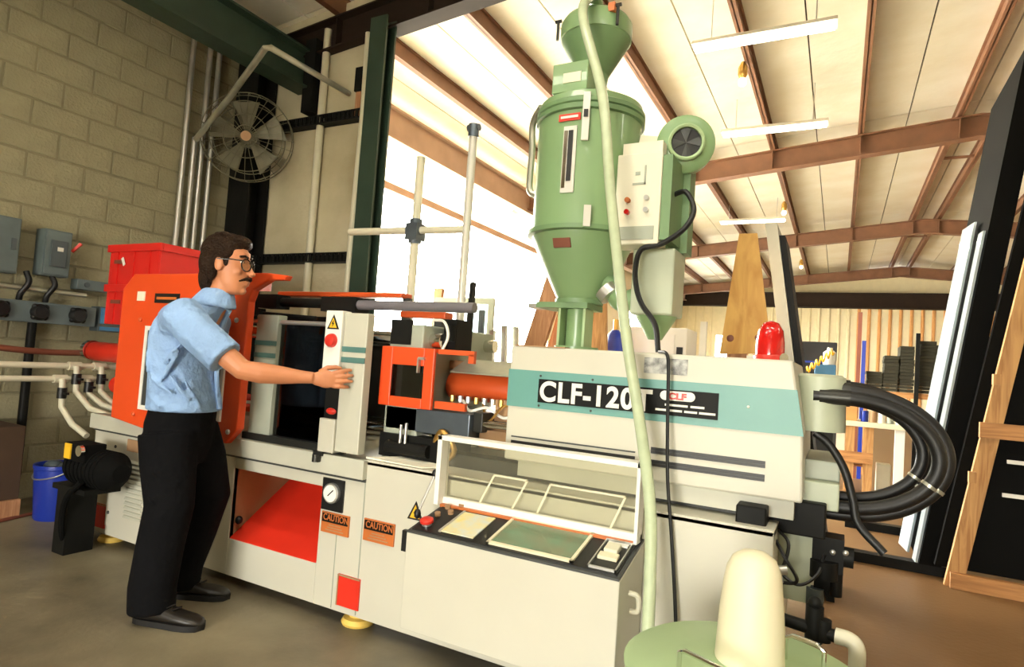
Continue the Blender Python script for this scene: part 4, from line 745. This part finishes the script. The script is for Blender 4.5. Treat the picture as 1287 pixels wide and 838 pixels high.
# trousers
tb = B()
tb.rings([(-.015, 0, .7, .11, .15), (-.03, 0, .78, .145, .165), (-.03, 0, .88, .148, .17), (-.02, 0, .95, .142, .165), (-.015, 0, .99, .14, .16)], 28)
tb.tube([(-.03, -.085, .84), (-.01, -.105, .7), (.02, -.12, .52), (.0, -.13, .34), (-.015, -.135, .16), (-.01, -.135, .055)], [.13, .118, .104, .1, .1, .098], 22)
tb.tube([(-.02, .085, .84), (.03, .11, .7), (.07, .14, .52), (.02, .155, .34), (-.035, .165, .16), (-.045, .165, .055)], [.125, .115, .1, .094, .09, .088], 22)
for k in range(12):
    s_ = -1 if k % 3 else 1; z = random.uniform(.12, .85); x = -.01 if z < .4 else 0; y = -.12 if s_ < 0 else .15
    a = random.uniform(-2.6, -.5); tb.tube([(x + .09 * math.cos(a - .5), y + .09 * math.sin(a - .5), z + .03), (x + .102 * math.cos(a), y + .102 * math.sin(a), z), (x + .09 * math.cos(a + .5), y + .09 * math.sin(a + .5), z - .03)], [.012, .016, .012], 7)
remesh(tb, 'trousers', 'trousers', pr, .009, 4)
def shoe(x, y, ang):
    c, s_ = math.cos(ang), math.sin(ang); T = lambda px, py, pz: (x + px * c - py * s_, y + px * s_ + py * c, pz)
    b = B(); prof = [(-.085, .034, .075), (-.06, .04, .085), (0, .042, .09), (.06, .045, .082), (.12, .05, .066), (.18, .048, .056), (.22, .036, .044), (.238, .016, .03)]
    n = 14; k = 0
    for px, w, h in prof:
        for j in range(n):
            t = 2 * math.pi * j / n; cy, sz = math.cos(t), math.sin(t); b.v.append(T(px, w * math.copysign(abs(cy) ** .7, cy), .02 + (h - .02) * (.5 + .5 * math.copysign(abs(sz) ** .8, sz))))
    for i in range(len(prof) - 1):
        for j in range(n): j2 = (j + 1) % n; b.f.append((i * n + j, i * n + j2, (i + 1) * n + j2, (i + 1) * n + j))
    b.f.append(tuple(reversed(range(n)))); b.f.append(tuple((len(prof) - 1) * n + j for j in range(n)))
    o = obj_local('shoe', b, 'shoe', pr)
    out = [(-.095, 0), (-.085, .03), (-.05, .042), (.05, .047), (.12, .053), (.18, .052), (.225, .038), (.245, 0)]; out = out + [(px, -py) for px, py in out[-2:0:-1]]
    obj_local('sole', B().prism([T(px, py, 0)[:2] for px, py in out], 0.001, .026, 'Z'), 'sole', o)
    obj_local('laces', B().tube([T(.07, -.025, .085), T(.08, .025, .083)], .004, 6).tube([T(.1, -.025, .078), T(.11, .025, .076)], .004, 6).tube([T(.04, -.025, .09), T(.05, .025, .089)], .004, 6), 'sole', o)
shoe(.01, -.14, -.12); shoe(-.04, .17, .05)

# ================================================================== VACUUM UNIT (lower right)
vu = thing('vacuum_unit', 'green vacuum drum with tall cream filter cone and wire handles', 'vacuum', (-.165, 1.63, 0))
VO = (-.165, 1.63, 0)
obj('drum', B().lathe([(.27, 0), (.275, .01), (.275, .54), (.285, .545), (.285, .565)], VO, n=48), 'dgreen', vu)
obj('lid', B().lathe([(.29, .562), (.292, .575), (.27, .59), (.1, .6)], VO, n=48), 'lgreen', vu)
obj('filter_cone', B().lathe([(.079, .598), (.08, .605), (.074, .72), (.067, .79), (.062, .82), (.05, .845), (.03, .859), (.004, .864)], (-.165, 1.65, 0), n=40), 'cream', vu)
for pts in ([(-.3, 1.5, .59), (-.3, 1.5, .64), (-.285, 1.49, .648), (-.17, 1.44, .648), (-.155, 1.435, .64), (-.155, 1.435, .59)], [(-.09, 1.72, .595), (-.09, 1.72, .65), (-.075, 1.72, .658), (-.02, 1.7, .658), (-.005, 1.69, .65), (-.005, 1.69, .59)]):
    obj('wire_handle', B().tube(pts, .006, 8), 'chrome', vu)
pv = thing('air_valve', 'dark air valve with white elbow pipe beside the vacuum drum', 'valve', (.03, 2.02, 0))
obj('riser', B().cyl((.075, 2.02, 0), (.075, 2.02, .5), .02), 'pvc', pv)
obj('elbow', B().tube(catmull([(.02, 2.03, .575), (.055, 2.025, .573), (.073, 2.02, .555), (.075, 2.02, .49)]), .022, 14), 'pvc', pv)
obj('valve_body', B().cyl((-.12, 2.05, .58), (.03, 2.03, .572), .018).cyl((-.035, 2.04, .54), (-.035, 2.04, .64), .024).ell((-.035, 2.04, .65), (.018, .018, .018)).cyl((-.01, 2.035, .55), (-.01, 2.035, .61), .02), 'blacksteel', pv)
pmh = thing('blower_housing', 'round green blower housing low beside the vacuum drum', 'blower', (.235, 1.86, 0))
obj('housing', B().lathe([(.1, 0), (.1, .4), (.085, .44), (.04, .46)], (.235, 1.86, 0)), 'dgreen2', pmh); obj('cap', B().lathe([(.05, .455), (.05, .475), (.02, .48)], (.235, 1.86, 0)), 'lgreen', pmh)

# ================================================================== RIGHT: leaning rack of sheets
LN = .171
def sheet(name, label, cat, xb, y0, y1, z0, z1, t, m, ln=LN, grp=None, edge=None):
    q = lambda x, z: x + ln * z
    o = B().hexa([(q(xb, z0), y0, z0), (q(xb + t, z0), y0, z0), (q(xb + t, z0), y1, z0), (q(xb, z0), y1, z0), (q(xb, z1), y0, z1), (q(xb + t, z1), y0, z1), (q(xb + t, z1), y1, z1), (q(xb, z1), y1, z1)])
    if not label: return o
    return tag(obj(name, o, m, None, False), label, cat, grp)
rk = thing('storage_rack', 'leaning pine end frame of a sheet rack with black steel skids', 'rack', (.9, 5.6, 0))
def stud(xa, za, xb, zb, y, w=.1, d=.05): return B().hexa([(xa, y, za), (xa + w, y, za), (xa + w, y + d, za), (xa, y + d, za), (xb, y, zb), (xb + w, y, zb), (xb + w, y + d, zb), (xb, y + d, zb)])
for y in (5.1, 6.7): obj('stud', stud(.672, .0, .672 + LN * 3.4, 3.4, y), 'pine', rk, False)
obj('cross_bar', BX(.83, 2.6, 5.055, 5.1, 1.0, 1.1), 'pinex', rk, False); obj('cross_bar', BX(.7, 2.6, 5.055, 5.1, .0, .1), 'pinex', rk, False); obj('cross_bar', BX(1.05, 2.6, 5.055, 5.1, 2.3, 2.4), 'pinex', rk, False)
obj('stud', stud(2.2, 0, 1.9, 3.4, 5.1), 'pine', rk, False)
obj('skid', BX(-.05, .75, 5.3, 5.4, 0.0, .07), 'blacksteel', rk, False); obj('skid', BX(.1, .75, 6.5, 6.6, 0, .07), 'blacksteel', rk, False)
for z in (1.35, .7): obj('block', BX(.66 + LN * z, .70 + LN * z, 5.05, 5.1, z, z + .07), 'pine', rk, False)
sheet('sheet_stack', 'thick stack of black sheets leaning on the pine rack', 'sheets', .535, 5.27, 6.4, .072, 3.7, .13, 'matblack', .14)
for xn, yn, xf, yf, z1, lab in ((.49, 5.58, .455, 5.85, 2.55, 'pale glass sheet leaning on the rack, its top edge higher than its neighbour'), (.515, 5.29, .505, 5.4, 2.42, 'pale glass sheet leaning on the rack next to the pine stud')):
    q = .138; P = [(xn, yn), (xn + .015, yn), (xf + .015, yf), (xf, yf)]
    tag(obj('glass_sheet', B().hexa([(x_ + q * .072, y_, .072) for x_, y_ in P] + [(x_ + q * z1, y_, z1) for x_, y_ in P]), 'glass', None, False), lab, 'glass', 'glass sheets on the rack')
inn = sheet('black_screen', 'wide black screen panel standing inside the pine frame', 'panel', .61, 5.19, 5.25, .101, 3.3, 1.7, 'matblack')
for x, z in ((1.0, .84), (.98, .62)): tag(obj('white_strip', BX(x, x + .16, 5.17, 5.1895, z, z + .025), 'white', None, False), 'short white strip resting inside the pine frame' if z > .7 else 'lower short white strip resting inside the pine frame', 'strip')
tag(obj('white_rod', B().cyl((1.16, 5.176, 1.0), (1.24, 5.176, .45), .012), 'white'), 'thin white rod hanging under the pine cross bar', 'rod')

# ================================================================== BEHIND THE MACHINE
def lean_board(name, label, cat, xb, zb, xt, zt, y, yt, w, wt, t, m, grp=None):
    b = B().hexa([(xb, y, zb), (xb + w, y, zb), (xb + w, y + t, zb), (xb, y + t, zb), (xt, yt, zt), (xt + wt, yt, zt), (xt + wt, yt + t, zt), (xt, yt + t, zt)])
    return tag(obj(name, b, m, None, False), label, cat, grp)
py_ = thing('plywood_offcut', 'tapered plywood offcut with two knots nailed to a leaning board', 'board', (-.53, 4.02, 0))
obj('board', B().prism([(-.66, 1.42), (-.36, 1.44), (-.475, 2.17), (-.58, 2.17)], 4.0, 4.02), 'ply', py_, False)
for x, z, r in ((-.6, 1.52, .022), (-.44, 1.53, .02)): obj('knot', B().lathe([(r, 0), (r * .7, .003)], (x, 4.0, z), (0, -1, 0), 12), 'skindark', py_)
obj('backing_board', BX(-.62, -.5, 4.022, 4.06, 0, 1.6), 'stud', py_, False); obj('backing_board', BX(-.45, -.38, 4.022, 4.06, 0, 1.6), 'stud', py_, False); obj('white_batten', BX(-.5, -.46, 4.0, 4.02, 0, 1.42), 'white', py_, False)
lean_board('window_frame', 'white aluminium window frame leaning beside the plywood', 'frame', -.1, 0, -.455, 2.28, 4.2, 4.2, .075, .07, .4, 'mwhite2', 'frames beside the plywood')
lean_board('narrow_black_frame', 'narrow black frame edge leaning beside the white window frame', 'door', -.015, 0, -.37, 2.2, 4.22, 4.22, .045, .035, .4, 'blacksteel', 'frames beside the plywood')  # stands for the narrow black edge of the leaning frames
for k, (xb, xt, zt, yb, m_, lab) in enumerate(((-2.4, -1.84, 2.2, 3.95, 'stud', 'broad brown board leaning behind the hopper, outermost toward the doorway'), (-2.2, -1.75, 2.1, 4.05, 'stud', 'brown board leaning behind the hopper between its neighbours'), (-1.58, -1.8, 2.15, 4.1, 'stud', 'brown board behind the hopper slanting the other way'), (-1.46, -1.66, 1.95, 4.15, 'pine', 'shorter pine board behind the hopper throat'))):
    lean_board('leaning_board', lab, 'board', xb, 0, xt, zt, yb, yb + .15, .17 if k < 2 else .12, .15 if k < 2 else .12, .04, m_, 'boards behind the hopper')
gc = thing('gas_cylinder', 'blue gas cylinder standing behind the hopper throat', 'cylinder', (-1.52, 4.55, 0))
obj('tank', B().lathe([(.08, 0), (.08, 1.45), (.06, 1.54), (.025, 1.58)], (-1.52, 4.55, 0)), 'blue', gc); obj('valve', B().cyl((-1.52, 4.55, 1.57), (-1.52, 4.55, 1.66), .02), 'brass', gc)
wc = thing('white_cabinet', 'tall white cabinet with dark slot behind the dryer', 'cabinet', (-1.4, 5.3, 0))
obj('carcass', BX(-1.7, -1.12, 5.2, 5.6, 0, 1.66), 'white', wc, False, .008); obj('slot', BX(-1.2, -1.15, 5.19, 5.2, 1.3, 1.5), 'black', wc, False); obj('door', BX(-1.68, -1.22, 5.185, 5.2, .05, 1.6), 'white', wc, False); 
tag(obj('white_post', BX(-1.02, -.97, 5.2, 5.25, 0, 1.72), 'white', None, False), 'slim white post standing beside the tall cabinet', 'post')
# frames by the bright doorway
for k, (xb, xt, zt, y, m_, lab) in enumerate(((-2.62, -2.72, 1.55, 4.6, 'alu', 'pale aluminium extrusion leaning nearest the orange guard'), (-2.52, -2.66, 1.6, 4.7, 'alu', 'second pale aluminium extrusion leaning behind the orange guard'), (-2.42, -2.6, 1.6, 4.8, 'galv', 'darker extrusion leaning last in its row behind the guard'), (-3.05, -3.08, 2.0, 4.8, 'blacksteel', 'black bar leaning in the bright doorway'), (-2.95, -3.02, 1.75, 4.9, 'slate', 'slate coloured bar leaning in the bright doorway'))):
    lean_board('leaning_extrusion', lab, 'extrusion', xb, 0, xt, zt, y, y + .1, .045, .045, .045, m_, 'extrusions behind the guard')
wf = thing('stacked_frames', 'pale window frames propped upright in the bright doorway', 'frame', (-3.4, 5.3, 0))
obj('frame', B().box(-3.75, -3.69, 5.3, 5.34, 0, 1.9).box(-3.1, -3.04, 5.3, 5.34, 0, 1.9).box(-3.69, -3.1, 5.3, 5.34, 1.84, 1.9).box(-3.69, -3.1, 5.3, 5.34, 1.0, 1.06), 'mgrey', wf, False); obj('pane', BX(-3.69, -3.1, 5.315, 5.325, 1.06, 1.84), 'glass', wf, False); obj('wood_prop', BX(-3.8, -3.7, 5.35, 5.4, 0, 2.0), 'stud', wf, False)
# blue bin, coil hose, dark cabinet
dk = thing('tool_cabinet', 'black tool cabinet behind the blue bin', 'cabinet', (-.24, 7.7, 0)); obj('carcass', BX(-.46, -.03, 7.5, 7.95, 0, 1.73), 'black', dk, False, .006); obj('blue_shelf_edge', BX(-.45, -.04, 7.488, 7.5, 1.5, 1.52), 'blue', dk, False)
sd = thing('tool_stand', 'dark stand carrying the blue bin', 'stand', (-.12, 7.1, 0)); obj('top', BX(-.3, .02, 6.95, 7.3, 1.3, 1.335), 'darkgrey', sd, False)
for x in (-.28, -.03):
    for y in (6.97, 7.25): obj('leg', BX(x, x + .03, y, y + .03, 0, 1.3), 'darkgrey', sd, False)
bn = thing('parts_bin', 'light blue bin with a white jug standing in it', 'bin', (-.12, 7.1, 1.335)); obj('bin', BX(-.22, -.03, 7.0, 7.2, 1.336, 1.475), 'blue2', bn, False, .005); obj('jug', B().lathe([(.06, 1.476), (.06, 1.6), (.025, 1.63), (.025, 1.65)], (-.09, 7.1, 0)), 'white', bn)
pts = [(-.34 + .0033 * k * 1.1, 6.94 + .03 * math.cos(k * .55), 1.36 + .0032 * k + .035 * math.sin(k * .55)) for k in range(80)]
tag(obj('coiled_hose', B().tube(pts, .009, 6), 'yellow'), 'yellow coiled air hose hanging by the blue bin', 'hose')
# bench
wbn = thing('workbench', 'pine workbench with pale top in the far aisle', 'bench', (.1, 9.0, 0)); obj('top', BX(-.45, .72, 8.7, 9.4, .79, .85), 'cream', wbn, False, .006)
for x, m_ in ((-.4, 'pine'), (.1, 'pine'), (.3, 'pine'), (.62, 'white')): obj('leg', BX(x, x + .1, 8.75, 8.83, 0, .79), m_, wbn, False)
obj('rail', BX(-.4, .4, 8.72, 8.75, .35, .48), 'pinex', wbn, False); obj('shelf', BX(-.4, .4, 8.8, 9.35, .3, .33), 'pinex', wbn, False)
for (xa, xb, y0, y1, z0, z1, m_, lab) in ((-.02, .22, 8.8, 9.1, .851, 1.1, 'card', 'small carton on the pine workbench'), (-.2, .1, 8.9, 9.3, .331, .75, 'paper', 'white carton on the shelf under the workbench'), (.45, .6, 8.9, 9.1, 0, .35, 'pvc', 'pale tub on the floor under the workbench')):
    tag(obj('carton', BX(xa, xb, y0, y1, z0, z1), m_, None, False, .006), lab, 'box')
for k in range(5): tag(obj('paint_can', B().lathe([(.04, 0), (.042, .005), (.042, .13), (.035, .135)], (.3 + k * .09, 8.85, .851)), ('blue', 'tan', 'white', 'mgrey', 'white')[k]), ('blue', 'brown', 'white', 'grey', 'second white')[k] + ' paint can in the row on the workbench', 'can', 'cans on the workbench')
# tray shelf
sf = thing('tray_shelf', 'wooden shelf on posts carrying dark tray stacks', 'shelf', (.85, 10.2, 0)); obj('board', BX(.28, 1.9, 10.0, 10.6, 1.16, 1.235), 'pinex', sf, False)
for x, zt, m_ in ((.27, 1.92, 'blue'), (.21, 2.32, 'skindark'), (.905, 2.05, 'blacksteel'), (1.9, 1.9, 'pine')): obj('post', BX(x, x + .05, 9.97, 10.0 if x < 1.5 else 10.03, 0, zt), m_, sf, False)
obj('post', BX(.3, .36, 10.5, 10.56, 0, 1.16), 'pine', sf, False); obj('post', BX(1.8, 1.86, 10.5, 10.56, 0, 1.16), 'pine', sf, False)
for k, (xa, xb, zt) in enumerate(((.34, .53, 1.5), (.55, .72, 1.73), (.735, .9, 1.87), (.96, 1.15, 1.95), (1.165, 1.32, 1.9), (1.34, 1.55, 1.85))):
    t = thing('tray_stack', ('lowest stack of dark trays beside the blue post', 'stack of dark trays second from the blue post', 'stack of dark trays third from the blue post, before the black post', 'tallest stack of dark trays, just past the black post', 'narrow stack of dark trays next to the tallest', 'stack of dark trays behind the glass sheets')[k], 'trays', ((xa + xb) / 2, 10.2, 1.236), 'tray stacks on the shelf')
    z = 1.236; n_ = max(6, int((zt - z) / .045)); h = (zt - z) / n_
    for j in range(n_):
        d = random.uniform(-.006, .006); obj('tray', BX(xa + d, xb + d, 10.02 + d, 10.5, z + j * h + .004, z + (j + 1) * h), 'tray', t, False)
# lamps
def fluor(x, y, z, label):
    t = thing('fluorescent_lamp', label, 'light', (x, y, z), 'fluorescent strips under the roof')
    obj('housing', B().prism([(y - .05, z + .05), (y + .05, z + .05), (y + .09, z), (y - .09, z)], x - .62, x + .62, 'X'), 'white', t, False)
    for dy in (-.035, .035): obj('tube', B().cyl((x - .6, y + dy, z - .018), (x + .6, y + dy, z - .018), .017, n=10), 'tube_on', t)
    for dx in (-.45, .45): obj('hanger', B().cyl((x + dx, y, z + .05), (x + dx, y, zr(x + dx, 5.12)), .006, n=6), 'alu', t)
fluor(-.75, 5.9, 4.42, 'lit fluorescent strip hanging before the first rafter past the column'); fluor(-.85, 8.2, 4.42, 'lit fluorescent strip hanging just before the second rafter'); fluor(-1.65, 13.0, 4.42, 'lit fluorescent strip hanging in the third roof bay')
for y, lab in ((6.9, 'small brass lamp on a purlin between the first two strips'), (12.7, 'small brass lamp on a purlin in the third bay'), (18.9, 'small brass lamp on a purlin in the last bay')):
    t = thing('purlin_lamp', lab, 'light', (-1.0, y, 4.5), 'purlin lamps'); obj('socket', B().lathe([(.03, 4.52), (.05, 4.56), (.05, 4.64), (.02, 4.7)], (-1.05, y, 0)), 'brass', t); obj('bulb', B().ell((-1.05, y, 4.48), (.045, .045, .05)), 'bulb', t)
